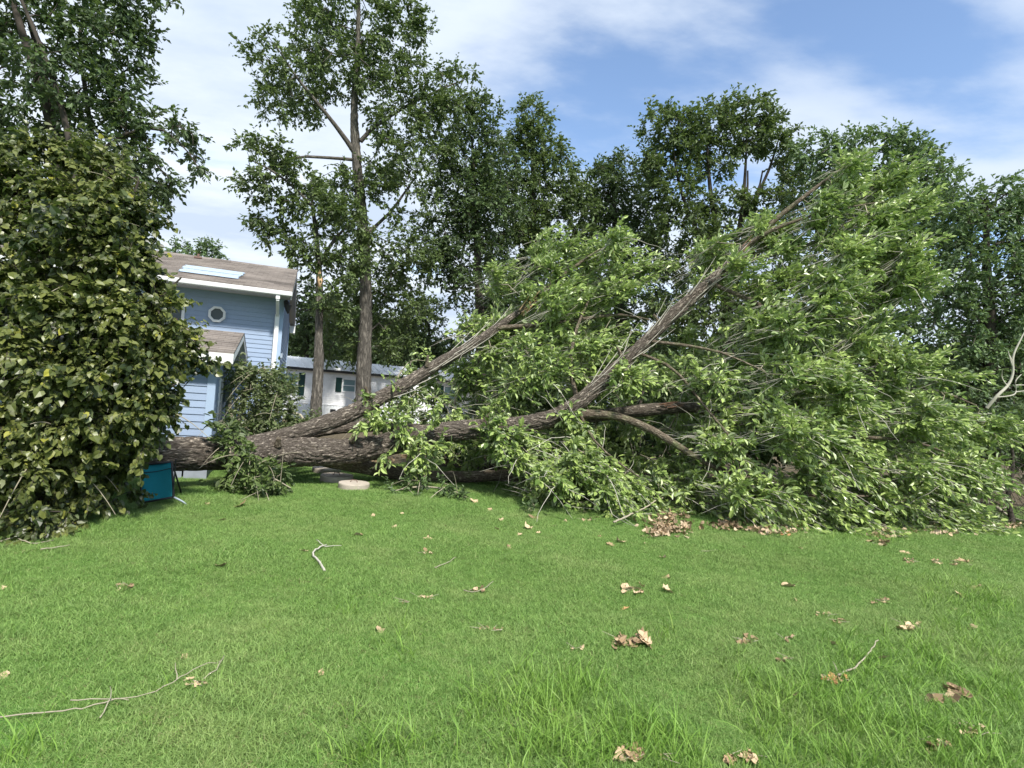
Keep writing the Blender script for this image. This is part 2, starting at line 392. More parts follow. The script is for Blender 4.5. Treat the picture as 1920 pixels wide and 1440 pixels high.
def furrowed(P, R, sides, step, depth, seed, cells=None):
    """a limb whose bark ridges are real relief"""
    C, Rr = resample(P, R, step); n = len(C); u = np.tile(np.arange(sides) / sides, (n, 1)); s = (np.arange(n) * step)[:, None] * np.ones((1, sides))
    nu = cells or 22
    warp = (vnoise(u, s * 1.6, 5, seed) - .5) * .12
    uu = (u + warp) % 1
    a = vnoise(uu, s * 4.2, nu, seed + 1); b = vnoise(uu, s * 12, nu * 2, seed + 2); c = vnoise(u, s * .9, 4, seed + 3)
    ridge = np.clip(np.abs(a - .5) * 4.5, 0, 1) ** .6
    disp = (ridge - .6) * depth + (b - .5) * depth * .5 + (c - .5) * Rr[:, None] * .18
    V, F, K = tube(C, Rr, sides, disp * np.minimum(1, Rr[:, None] / .08)); return V, F, K, n
def limb(name, P, R, parent, mt, sides=48, step=.03, depth=.02, seed=1, cells=None, caps=True):
    V, F, K, n = furrowed(P, R, sides, step, depth, seed, cells)
    Fs = [F]
    if caps:
        V = np.concatenate([V, [V[:sides].mean(0)], [V[(n - 1) * sides:n * sides].mean(0)]]); K = np.concatenate([K, K[:1], K[-1:]])
        c0 = n * sides; j = np.arange(sides); Fs.append(np.stack([np.full(sides, c0), (j + 1) % sides, j], 1))
        Fs.append(np.stack([np.full(sides, c0 + 1), (n - 1) * sides + j, (n - 1) * sides + (j + 1) % sides], 1))
    return link(name, np_mesh(name, V, Fs, True, {'bk': ('FLOAT_VECTOR', K)}), mt, parent)
def local(L, off): return (L[0] - off, *L[1:])

def make_tree(name, label, cat, paths, blobs, leafm, barkm, dens=1.0, K=4, Mn=7, Lr=(.3, .8), lsize=.17, tmpl=DIA, up=.12, droop=.15,
              spread=.9, rtip=.009, furrow=None, step=.6, group=None, twigs=False, shell=.55):
    base = np.array(paths[0][0][0], float); root = empty(name, base, 0, label, cat, group)
    sites = blob_sites(blobs, dens, shell=shell, zmin=.5); paths = [(np.array(p, float) - base, r) for p, r in paths]; sites = sites - base
    tr, br, sd = skeleton(paths, sites, step, .14, rtip, up)
    if furrow: limb('trunk', tr[0][0], tr[0][1], root, barkm, 24, .12, furrow, 5, 14)
    else:
        V, F, Kk = wood_arrays(tr[:1], 10); link('trunk', np_mesh('trunk', V, F, True, {'bk': ('FLOAT_VECTOR', Kk)}), barkm, root)
    V, F, Kk = wood_arrays(tr[1:] + br); link('branches', np_mesh('branches', V, F, True, {'bk': ('FLOAT_VECTOR', Kk)}), barkm, root, 'stuff')
    L, tw = spray(sites, sd, K, Mn, Lr, lsize, spread, droop)
    leaves_obj('crown', L, leafm, root, tmpl)
    return root

# ================================================================== THE GROUND
def build_ground():
    m, nt = mat('lawn_soil'); b = NB(nt); g = b.n('ShaderNodeNewGeometry').outputs['Position']
    n1 = b.noise(g, 1.1, 5, .6); n2 = b.noise(g, 9, 5, .65); n3 = b.noise(g, 60, 3, .6)
    grass = b.ramp(n2, [(.3, (.05, .12, .022)), (.5, (.085, .19, .035)), (.7, (.13, .24, .055))])
    grass = b.mix(b.ramp(n1, [(.45, (0, 0, 0)), (.75, (.5, .5, .5))]), grass, (.16, .22, .07))
    sepn = b.n('ShaderNodeSeparateXYZ', {0: g})
    litter = b.ramp(n2, [(.3, (.05, .04, .028)), (.55, (.12, .10, .065)), (.75, (.2, .15, .10))])
    edge = b.math('ADD', sepn.outputs[1], b.math('MULTIPLY', n1, 2.0))
    mr = b.n('ShaderNodeMapRange', {0: edge, 1: 13.4, 2: 14.6}).outputs[0]
    mr2 = b.n('ShaderNodeMapRange', {0: edge, 1: 50.0, 2: 65.0, 3: 1.0, 4: .5}).outputs[0]
    col = b.mix(b.math('MULTIPLY', mr, mr2), grass, litter)
    b.out(b.prin(col, .9, b.bump(b.math('ADD', n3, n2), .8, .03), .15))
    t = np.linspace(-1, 1, 181); w = np.sinh(t * 4.6) / np.sinh(4.6) * 420
    X, Y = np.meshgrid(w, w + 6); Z = gz(X, Y) * np.clip(1.4 - np.hypot(X, Y - 6) / 40, 0, 1)
    V = np.stack([X, Y, Z], -1).reshape(-1, 3); n = 181; i = np.arange(n - 1)[:, None] * n + np.arange(n - 1)[None]
    F = np.stack([i, i + 1, i + n + 1, i + n], -1).reshape(-1, 4)
    tag(link('ground', np_mesh('ground', V, F, True), m), kind='structure')
build_ground()

def grass_mat(name, a, c, d, y):
    m, nt = mat(name); b = NB(nt); g = b.n('ShaderNodeNewGeometry').outputs['Position']
    oi = b.n('ShaderNodeObjectInfo').outputs['Random']; h = b.n('ShaderNodeAttribute', attribute_name='hgt').outputs['Fac']
    rn = b.n('ShaderNodeAttribute', attribute_name='rnd').outputs['Fac']
    n1 = b.noise(g, .8, 4, .6); n2 = b.noise(g, 4.5, 3, .6)
    r = b.math('FRACT', b.math('ADD', rn, oi))
    col = b.ramp(r, [(0, a), (.5, c), (.95, d), (1, y)])
    col = b.mix(b.ramp(n1, [(.46, (0, 0, 0)), (.72, (.5, .5, .5))]), col, y)
    col = b.mix(b.ramp(n2, [(.35, (.35, .35, .35)), (.6, (0, 0, 0))]), col, a)
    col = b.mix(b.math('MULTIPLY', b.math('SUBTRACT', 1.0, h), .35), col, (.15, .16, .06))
    sh = b.prin(col, .5, spec=.3); t = b.n('ShaderNodeBsdfTranslucent', {'Color': col}).outputs[0]
    b.out(b.n('ShaderNodeMixShader', {0: .3, 1: sh, 2: t}).outputs[0]); return m
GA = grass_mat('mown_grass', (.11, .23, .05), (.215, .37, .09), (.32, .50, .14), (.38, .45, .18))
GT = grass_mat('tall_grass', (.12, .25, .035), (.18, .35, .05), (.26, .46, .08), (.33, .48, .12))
def tuft(name, n, rad, h, w, lean, mt, seg=2):
    base = rng.normal(0, rad * .5, (n, 2)); ang = rng.uniform(0, 2 * np.pi, n); H = rng.uniform(h[0], h[1], n); ln = rng.uniform(lean[0], lean[1], n) * H
    f = rng.uniform(0, 2 * np.pi, n); V = []; hg = []
    for k in range(seg + 1):
        t = k / seg; cx = base[:, 0] + np.cos(ang) * ln * t ** 1.8; cy = base[:, 1] + np.sin(ang) * ln * t ** 1.8; cz = H * (t - .28 * (ln / H) * t ** 2)
        ww = w * (1 - t ** 1.5) * .5 + .0002
        if k < seg:
            for s in (-1, 1): V.append(np.stack([cx + s * ww * np.cos(f), cy + s * ww * np.sin(f), cz], 1)); hg.append(t)
        else: V.append(np.stack([cx, cy, cz], 1)); hg.append(1)
    m = 2 * seg + 1; V = np.stack(V, 1).reshape(-1, 3); o = (np.arange(n) * m)[:, None]
    F = []
    for k in range(seg - 1):
        F += [(2 * k, 2 * k + 1, 2 * k + 3), (2 * k, 2 * k + 3, 2 * k + 2)]
    F.append((2 * seg - 2, 2 * seg - 1, 2 * seg)); F = (o[:, None] + np.array(F)[None]).reshape(-1, 3)
    me = np_mesh(name, V, F, False, {'hgt': ('FLOAT', np.tile(hg, n)), 'rnd': ('FLOAT', np.repeat(rng.random(n), m))}); me.materials.append(mt)
    return bpy.data.objects.new(name, me)
def scatter(name, pts, scale, protos, label, tilt=.0):
    """grass stuff: geometry nodes put the tufts on these points"""
    pc = bpy.data.collections.new(name + '_tufts')
    for p in protos: pc.objects.link(p)
    me = bpy.data.meshes.new(name); me.vertices.add(len(pts)); me.vertices.foreach_set('co', np.asarray(pts, np.float32).ravel())
    rot = np.stack([rng.normal(0, tilt, len(pts)), rng.normal(0, tilt, len(pts)), rng.uniform(0, 6.283, len(pts))], 1)
    a = me.attributes.new('rot', 'FLOAT_VECTOR', 'POINT'); a.data.foreach_set('vector', rot.astype(np.float32).ravel())
    a = me.attributes.new('scl', 'FLOAT_VECTOR', 'POINT'); a.data.foreach_set('vector', np.asarray(scale, np.float32).ravel())
    a = me.attributes.new('idx', 'INT', 'POINT'); a.data.foreach_set('value', rng.integers(0, len(protos), len(pts)).astype(np.int32))
    o = bpy.data.objects.new(name, me); COL.objects.link(o); tag(o, label, 'grass', kind='stuff')
    ng = bpy.data.node_groups.new(name, 'GeometryNodeTree'); ng.interface.new_socket('Geometry', in_out='INPUT', socket_type='NodeSocketGeometry')
    ng.interface.new_socket('Geometry', in_out='OUTPUT', socket_type='NodeSocketGeometry'); N = ng.nodes; L = ng.links
    gi = N.new('NodeGroupInput'); go = N.new('NodeGroupOutput'); ip = N.new('GeometryNodeInstanceOnPoints'); ci = N.new('GeometryNodeCollectionInfo')
    ci.inputs['Collection'].default_value = pc; ci.inputs['Separate Children'].default_value = True; ci.inputs['Reset Children'].default_value = True
    L.new(gi.outputs[0], ip.inputs['Points']); L.new(ci.outputs[0], ip.inputs['Instance']); ip.inputs['Pick Instance'].default_value = True
    for nm, ty, sk in (('rot', 'FLOAT_VECTOR', 'Rotation'), ('scl', 'FLOAT_VECTOR', 'Scale'), ('idx', 'INT', 'Instance Index')):
        q = N.new('GeometryNodeInputNamedAttribute'); q.data_type = ty; q.inputs[0].default_value = nm
        L.new([x for x in q.outputs if x.enabled][0], ip.inputs[sk])
    L.new(ip.outputs[0], go.inputs[0]); md = o.modifiers.new('tufts', 'NODES'); md.node_group = ng
    return o
def build_grass():
    # mown lawn: denser close by, thinner with distance
    n = 280000; Y = rng.uniform(0, 1, n) ** .72 * 13.6 + 1.6; X = rng.uniform(-1, 1, n) * (Y * .97 + 3.4)
    keep = np.ones(n, bool)
    edge = Y + 1.0 * np.sin(X * .8) ; keep &= (edge < 14.4)
    X, Y = X[keep], Y[keep]; pts = np.stack([X, Y, gz(X, Y) - .004], 1)
    base = 1 + .28 * np.sin(X * 2.1 + Y * 1.3) * np.sin(Y * 1.7 - X) + rng.normal(0, .15, len(X)); base = np.clip(base, .5, 1.7) * (1 + .02 * Y)
    sc = np.stack([base, base, base * rng.uniform(.7, 1.25, len(X))], 1)
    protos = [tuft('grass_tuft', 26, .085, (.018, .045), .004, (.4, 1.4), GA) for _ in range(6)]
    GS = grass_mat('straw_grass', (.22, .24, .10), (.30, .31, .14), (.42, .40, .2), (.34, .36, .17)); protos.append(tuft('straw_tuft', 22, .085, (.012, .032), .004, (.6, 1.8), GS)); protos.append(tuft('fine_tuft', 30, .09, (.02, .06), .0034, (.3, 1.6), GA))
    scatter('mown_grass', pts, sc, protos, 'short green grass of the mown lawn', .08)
    # rank grass in the foreground and along the fallen crown
    spots = [(930, 1330, 60, 60), (1010, 1330, 90, 60), (1080, 1300, 70, 40), (1130, 1390, 90, 50), (1010, 1410, 150, 40), (1230, 1380, 70, 50), (1290, 1420, 60, 40),
             (1420, 1300, 50, 50), (1480, 1340, 80, 50), (1560, 1330, 90, 50), (1650, 1380, 100, 60), (1800, 1410, 100, 40), (1870, 1330, 70, 60), (1500, 1420, 100, 30),
             (1600, 1250, 100, 40), (1700, 1240, 80, 40), (1860, 1140, 70, 40), (1760, 1120, 70, 25), (1800, 1200, 90, 40), (740, 1190, 40, 30), (655, 1160, 20, 25),
             (700, 1430, 70, 20), (60, 1425, 50, 20), (560, 1360, 180, 60), (1540, 1030, 60, 12), (1640, 1010, 90, 14), (1240, 1200, 30, 15), (1700, 1330, 200, 100), (1850, 1250, 80, 120)]
    kk = [26, 60, 34, 46, 60, 26, 24, 20, 42, 46, 54, 44, 34, 24, 26, 24, 42, 30, 34, 7, 5, 16, 8, 3, 4, 34, 5, 34, 34]
    P = []; sc = []
    for (cx, cy, rx, ry), k in zip(spots, kk):
        for _ in range(int(k * .9)):
            a = rng.normal(size=2) * .55; p = gd(cx + a[0] * rx, cy + a[1] * ry); p[2] = gz(p[0], p[1]) - .004; P.append(p)
            s = rng.uniform(.55, 1.15); sc.append((s, s, s))
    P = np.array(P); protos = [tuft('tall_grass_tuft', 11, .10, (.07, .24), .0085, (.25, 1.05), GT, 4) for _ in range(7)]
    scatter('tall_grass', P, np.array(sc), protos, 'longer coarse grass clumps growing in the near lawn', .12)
    # single stray blades over the whole lawn
    n = 1500; Y = rng.uniform(3, 11, n); X = rng.uniform(-.95, .95, n) * Y; s = rng.uniform(.35, .8, n)
    protos = [tuft('stray_tuft', 3, .03, (.07, .18), .006, (.5, 1.3), GT, 4) for _ in range(5)]
    scatter('stray_grass', np.stack([X, Y, gz(X, Y)], 1), np.stack([s, s, s], 1), protos, 'single long blades standing out of the lawn', .2)
build_grass()

# ================================================================== BLUE HOUSE
def siding_mat(name, c):
    m, nt = mat(name); b = NB(nt); v = b.n('ShaderNodeTexCoord').outputs['Object']; oi = b.n('ShaderNodeObjectInfo').outputs['Random']
    mp = b.n('ShaderNodeMapping', {'Vector': v, 'Scale': (1.2, 1.2, 14)}).outputs[0]; n1 = b.noise(mp, 3, 5, .6)
    k = b.math('MULTIPLY_ADD', oi, .08, b.math('MULTIPLY_ADD', n1, .22, .83))
    col = b.n('ShaderNodeVectorMath', {0: c, 'Scale': k}, operation='SCALE').outputs[0]
    n2 = b.noise(v, 2.3, 6, .7); col = b.mix(b.ramp(n2, [(.55, (0, 0, 0)), (.8, (.35, .35, .35))]), col, (.2, .22, .2))
    b.out(b.prin(col, .62, b.bump(n1, .15, .004), .3)); return m
def roof_mat(name, a, c):
    m, nt = mat(name); b = NB(nt); v = b.n('ShaderNodeTexCoord').outputs['Object']
    br = b.n('ShaderNodeTexBrick', {'Vector': v, 'Scale': 1.0, 'Mortar Size': .004, 'Brick Width': .24, 'Row Height': .145, 'Color1': (*a, 1), 'Color2': (*c, 1), 'Mortar': (*[x * .45 for x in a], 1), 'Bias': -.1})
    n1 = b.noise(v, 40, 4, .7); n2 = b.noise(v, 1.2, 5, .6)
    col = b.mix(b.math('MULTIPLY', n1, .5), br.outputs[0], tuple(x * .55 for x in a)); col = b.mix(b.ramp(n2, [(.4, (0, 0, 0)), (.7, (.5, .5, .5))]), col, tuple(x * 1.25 for x in c))
    b.out(b.prin(col, .95, b.bump(n1, .5, .005), .1)); return m
M['siding'] = siding_mat('blue_siding', (.275, .355, .485))
M['trim_blue'] = plain('blue_trim', (.33, .43, .57), .6, .06)
M['white'] = plain('white_paint', (.74, .76, .76), .5, .05, 4, dirt=(.55, .56, .54))
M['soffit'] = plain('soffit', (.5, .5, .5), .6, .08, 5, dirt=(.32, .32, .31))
M['shingle'] = roof_mat('brown_shingle', (.15, .132, .12), (.25, .222, .20))
M['glass'] = plain('window_glass', (.12, .14, .15), .05, .3, 2, spec=.8)
M['dark'] = plain('dark_metal', (.03, .03, .032), .45, .2)
M['grey_metal'] = plain('grey_metal', (.34, .40, .46), .45, .1)
M['pipe'] = plain('rusty_pipe', (.16, .10, .08), .6, .3)
M['skirt_grey'] = plain('grey_skirting', (.26, .29, .34), .7, .15, 4, dirt=(.14, .14, .12))
def patch_mat():
    m, nt = mat('roof_patch'); b = NB(nt); v = b.n('ShaderNodeTexCoord').outputs['Object']
    mp = b.n('ShaderNodeMapping', {'Vector': v, 'Scale': (16, 60, 1)}).outputs[0]; n = b.noise(mp, 1.0, 3, .7)
    sx = b.n('ShaderNodeSeparateXYZ', {0: v})
    w = b.math('SINE', b.math('MULTIPLY', sx.outputs[1], 24.0)); row = b.math('GREATER_THAN', w, .72)
    ink = b.math('MULTIPLY', b.math('GREATER_THAN', n, .54), row)
    col = b.mix(b.math('MULTIPLY', ink, .6), (.34, .43, .53), (.12, .17, .24)); n2 = b.noise(v, 7, 4)
    col = b.mix(b.math('MULTIPLY', n2, .3), col, (.42, .5, .58)); b.out(b.prin(col, .45, b.bump(n2, .5, .02), .4)); return m
M['patch'] = patch_mat()

HC = at(520, 700, 13.6); HC[2] = 0; HROT = math.atan2(.349, .937)
house = empty('blue_house', HC, HROT, 'blue lap sided two storey house with brown shingle roof and white gutter', 'house')
def board(parent, x0, x1, y0, y1, z, h=.125, mt=None, name='siding_board', outy=-1, axis='x', proud=.018):
    """one clapboard: thin at the top, proud at the bottom"""
    mb = MB()
    if axis == 'x': mb.prism([(y0, z), (y0 + outy * proud, z), (y0 + outy * .004, z + h + .006), (y0, z + h + .006)], x0, x1, 0)
    else: mb.prism([(x0, z), (x0 + outy * proud, z), (x0 + outy * .004, z + h + .006), (x0, z + h + .006)], y0, y1, 1)
    return mb.build(name, mt or M['siding'], parent)
def build_house():
    H = house; W, D, E = 9.0, 6.4, 3.98; RZ, RY = 5.2, 3.1; sl = (RZ - 4.05) / (RY + .5)
    mb = MB(); mb.box(-W, 0, 0, D, 0, E)
    mb.prism([(0.0, E), (D, E), (RY, RZ - .12)], -W, 0, 0); mb.build('wall', M['trim_blue'], H)
    z = .1; k = 0
    while z < E - .1:
        board(H, -W, -.06, 0, 0, z); z += .105 ; k += 1
    z = .1
    while z < RZ - .35:
        if z < E: y0, y1 = .06, D - .06
        else:
            f = (z + .11 - E) / (RZ - .12 - E); y0, y1 = RY * f + .05, D - (D - RY) * f - .05
        if y1 - y0 > .2: board(H, 0, 0, y0, y1, z, outy=1, axis='y')
        z += .105
    for nm, a in (('corner_board', (-.09, .03, -.032, -.001)), ('corner_board', (.001, .032, -.03, .10)), ('corner_board', (.001, .032, D - .1, D + .02))):
        MB().box(a[0], a[1], a[2], a[3], .02, E + .02).build(nm, M['trim_blue'], H)
    # roof: two slopes, a little thickness, shingle courses as steps
    rf = MB(); t = .05; x0, x1 = -W - .4, .2
    for sgn in (0, 1):
        n = 26
        for i in range(n):
            f0, f1 = i / n, (i + 1) / n
            if sgn == 0: y0, y1 = -.55 + (RY + .55) * f0, -.55 + (RY + .55) * f1
            else: y0, y1 = (D + .5) - (D + .5 - RY) * f0, (D + .5) - (D + .5 - RY) * f1
            z0 = 4.05 + (RZ - 4.05) * f0; z1 = 4.05 + (RZ - 4.05) * f1
            rf.prism([(y0, z0), (y1, z1), (y1, z1 + t), (y0, z0 + t + .012)], x0, x1, 0)
    roof = rf.build('roof', M['shingle'], H)
    MB().prism([(RY - .12, RZ + .02), (RY, RZ + .085), (RY + .12, RZ + .02), (RY, RZ + .06)], x0, x1, 0).build('ridge_cap', M['shingle'], roof)
    # soffit, fascia, rake boards
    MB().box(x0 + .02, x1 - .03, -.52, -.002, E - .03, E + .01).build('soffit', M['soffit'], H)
    MB().box(x0 + .02, x1 - .03, -.552, -.525, E - .01, E + .07).build('fascia', M['white'], H)
    for s0, s1 in (((-.55, 4.02), (RY, RZ - .01)), ((RY, RZ - .01), (D + .5, 4.02))):
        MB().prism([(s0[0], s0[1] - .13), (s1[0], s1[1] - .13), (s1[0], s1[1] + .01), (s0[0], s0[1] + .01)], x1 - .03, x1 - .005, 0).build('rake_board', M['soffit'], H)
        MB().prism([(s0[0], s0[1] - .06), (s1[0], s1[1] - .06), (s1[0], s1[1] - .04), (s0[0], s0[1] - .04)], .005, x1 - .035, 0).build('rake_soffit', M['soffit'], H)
    MB().box(.04, x1 + .01, D + .30, D + .52, 3.70, 3.95).build('eave_return', M['white'], H)
    g = MB(); g.prism([(-.555, 4.06), (-.555, 3.96), (-.585, 3.95), (-.66, 3.97), (-.675, 4.05), (-.665, 4.06), (-.655, 3.99), (-.585, 3.975), (-.57, 4.06)], x0, x1, 0)
    gut = g.build('gutter', M['white'], H)
    d = MB(); d.bar((-.10, -.60, 3.97), (-.10, -.60, 3.86), .09, .07, (0, 1, 0)); d.bar((-.10, -.60, 3.87), (-.10, -.08, 3.55), .09, .07, (1, 0, 0)); d.bar((-.10, -.075, 3.57), (-.10, -.075, .1), .10, .07, (0, 1, 0))
    d.build('downspout', M['white'], H, bevel=.008)
    # octagonal window
    c = np.array([-1.39, -.03, 3.42]); ang = [math.radians(22.5 + 45 * i) for i in range(8)]
    fr = MB(); r0, r1 = .138, .192
    for i in range(8):
        a, e = ang[i], ang[(i + 1) % 8]; V = []
        for y in (-.045, .02):
            for aa, rr in ((a, r0), (a, r1), (e, r1), (e, r0)): V.append((c[0] + rr * math.cos(aa), c[1] + y, c[2] + rr * math.sin(aa)))
        fr.add(V, [(0, 1, 2, 3), (7, 6, 5, 4), (0, 4, 5, 1), (1, 5, 6, 2), (2, 6, 7, 3), (3, 7, 4, 0)])
    f = fr.build('octagonal_window', M['white'], H); MB().prism([(c[0] + 0.139 * math.cos(a), c[2] + .139 * math.sin(a)) for a in ang], c[1] - .005, c[1] + .01, 1).build('pane', M['glass'], f)
    # second window, mostly behind the leaves
    f = MB(); 
    for a in ((-2.95, -2.05, 2.98, 3.04), (-2.95, -2.05, 3.66, 3.72), (-2.95, -2.89, 3.04, 3.66), (-2.11, -2.05, 3.04, 3.66)): f.box(a[0], a[1], -.05, .0, a[2], a[3])
    f = f.build('window', M['white'], H); MB().box(-2.89, -2.11, -.026, -.012, 3.04, 3.66).build('pane', M['glass'], f)
    # pale sheet over the damaged shingles, two strips
    def onroof(x, s): return (x, -.55 + (RY + .55) * s, 4.05 + (RZ - 4.05) * s + .075)
    pr = empty('roof_patch'); COL.objects.unlink(pr); bpy.data.objects.remove(pr)
    nrm = unit(np.array([0, -(RZ - 4.05), RY + .55])); rot = math.atan2(RZ - 4.05, RY + .55)
    for (xa, xb, sa, sb, dz) in ((-2.28, -1.04, .17, .34, 0), (-2.32, -1.0, .32, .47, .006)):
        sl_ = math.hypot(RY + .55, RZ - 4.05); w, h = xb - xa, (sb - sa) * sl_
        nx, ny = 12, 5; V = []; rr = np.random.default_rng(int(sa * 100))
        for j in range(ny + 1):
            for i in range(nx + 1):
                V.append((w * i / nx + .03 * math.sin(j * 2.1) * (i in (0, nx)), h * j / ny, .004 * rr.random()))
        F = [(j * (nx + 1) + i, j * (nx + 1) + i + 1, (j + 1) * (nx + 1) + i + 1, (j + 1) * (nx + 1) + i) for j in range(ny) for i in range(nx)]
        V2 = [(a, b_, c_ - .003) for a, b_, c_ in V]; k = len(V)
        me = bpy.data.meshes.new('roof_patch'); me.from_pydata(V + V2, [], F + [tuple(k + q for q in reversed(ff)) for ff in F])
        o = link('roof_patch', me, M['patch'], H); p = onroof(xa, sa); o.location = (p[0], p[1], p[2] + dz); o.rotation_euler = (rot, 0, 0)
    v = MB(); p = onroof(-2.35, .93); v.tube([p, (p[0], p[1], p[2] + .1)], .03, 10); v.box(p[0] - .09, p[0] + .09, p[1] - .09, p[1] + .09, p[2] - .03, p[2] + .01); v.build('roof_vent', M['pipe'], H)
    # lamp under the corner of the eave
    l = MB(); l.tube([(.06, -.12, 3.9), (.12, -.2, 3.78), (.13, -.22, 3.6)], [.05, .09, .02], 10); l.build('flood_lamp', M['dark'], H)
    MB().box(.02, .07, .35, .47, 2.55, 2.67).build('wall_fixture', M['grey_metal'], H)
    # the small addition in front
    A = H; ax0, ax1, ay = -5.2, -1.0, -2.6; AE, AR, AY = 2.22, 2.93, -1.3
    mb = MB(); mb.box(ax0, ax1, ay, -.03, .28, AE); mb.prism([(ay, AE), (-.03, AE), (AY, AR - .08)], ax0, ax1, 0); mb.build('addition_wall', M['trim_blue'], A)
    z = .3
    while z < AE - .06: board(A, ax0, ax1 - .11, ay, ay, z, .15, proud=.022); z += .135
    z = .3
    while z < AR - .3:
        if z < AE: y0, y1 = ay + .12, -.05
        else: f_ = (z + .15 - AE) / (AR - .08 - AE); y0, y1 = ay + (AY - ay) * f_ + .04, AY + (1 - f_) * (-.03 - AY) - .04
        if y1 - y0 > .15:
            if 1.0 < z + .07 < 1.92: board(A, ax1, ax1, y0, ay + .62, z, .15, outy=1, axis='y', proud=.022); board(A, ax1, ax1, ay + 1.08, y1, z, .15, outy=1, axis='y', proud=.022)
            else: board(A, ax1, ax1, y0, y1, z, .15, outy=1, axis='y', proud=.022)
        z += .135
    MB().box(ax1 - .11, ax1 + .03, ay - .032, ay - .001, .26, AE).build('corner_board', M['trim_blue'], A)
    MB().box(ax1 + .001, ax1 + .031, ay - .0, ay + .115, .26, AE).build('corner_board', M['trim_blue'], A)
    for i in range(10):
        xa = ax1 + .01 - (i + 1) * .42; MB().box(xa + .02, xa + .41, ay + .02, ay + .05, 0.0, .272).build('skirting_panel', M['skirt_grey'], A)
    for i in range(6): ya = ay + .06 + i * .42; MB().box(ax1 - .05, ax1 - .02, ya, ya + .39, 0.0, .272).build('skirting_panel', M['skirt_grey'], A)
    rf = MB(); x0, x1 = ax0 - .3, ax1 + .33
    for sgn in (0, 1):
        n = 12
        for i in range(n):
            f0, f1 = i / n, (i + 1) / n
            if sgn == 0: y0, y1 = ay - .33 + (AY - ay + .33) * f0, ay - .33 + (AY - ay + .33) * f1
            else: y0, y1 = -.04 + (AY + .04) * f0, -.04 + (AY + .04) * f1
            zb = 2.42 if sgn == 0 else 2.46; z0 = zb + (AR - zb) * f0; z1 = zb + (AR - zb) * f1
            rf.prism([(y0, z0), (y1, z1), (y1, z1 + .03), (y0, z0 + .045)], x0, x1, 0)
    rf.build('addition_roof', M['shingle'], A)
    MB().box(x0, x1 - .004, ay - .35, ay - .325, 2.24, 2.43).build('fascia', M['white'], A)
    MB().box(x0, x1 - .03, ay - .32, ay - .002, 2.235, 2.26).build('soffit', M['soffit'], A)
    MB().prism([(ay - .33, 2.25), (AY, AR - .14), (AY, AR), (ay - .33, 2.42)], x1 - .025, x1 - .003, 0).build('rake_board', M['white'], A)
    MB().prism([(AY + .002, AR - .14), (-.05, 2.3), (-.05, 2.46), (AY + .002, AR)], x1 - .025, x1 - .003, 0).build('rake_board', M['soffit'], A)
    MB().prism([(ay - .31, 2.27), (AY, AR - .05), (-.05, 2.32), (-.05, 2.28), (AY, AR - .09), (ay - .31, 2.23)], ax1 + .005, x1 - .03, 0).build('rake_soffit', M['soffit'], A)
    MB().box(ax1 + .02, x1 + .01, -.3, -.08, 2.0, 2.2).build('eave_return', M['white'], A)
    p = MB(); p.tube([(-1.95, AY - .25, 2.78), (-1.95, AY - .25, 3.10)], .05, 12); p.build('vent_pipe', M['pipe'], A)
    p = MB(); p.tube([(-1.95, AY - .25, 2.80), (-1.95, AY - .25, 2.90)], [.15, .06], 12); p.build('pipe_flashing', M['grey_metal'], A)
    w = MB(); ya, yb = ay + .64, ay + 1.06
    for b_ in ((ya, ya + .06, 1.0, 1.95), (yb - .06, yb, 1.0, 1.95), (ya + .06, yb - .06, 1.0, 1.06), (ya + .06, yb - .06, 1.89, 1.95), (ya + .06, yb - .06, 1.45, 1.49)): w.box(ax1 + .001, ax1 + .04, b_[0], b_[1], b_[2], b_[3])
    w = w.build('window', M['white'], A); MB().box(ax1 + .004, ax1 + .018, ya + .06, yb - .06, 1.06, 1.89).build('pane', M['glass'], w)
    bx = MB(); bx.box(ax1 + .03, ax1 + .16, ay + 1.45, ay + 1.80, 1.45, 1.9); bx = bx.build('meter_box', M['grey_metal'], A, bevel=.01)
    c_ = MB(); c_.tube([(ax1 + .08, ay + 1.55, 1.45), (ax1 + .08, ay + 1.55, .05)], .025, 8); c_.tube([(ax1 + .08, ay + 1.7, 1.9), (ax1 + .08, ay + 1.7, 2.3)], .02, 8); c_.build('conduit', M['grey_metal'], A)
build_house()

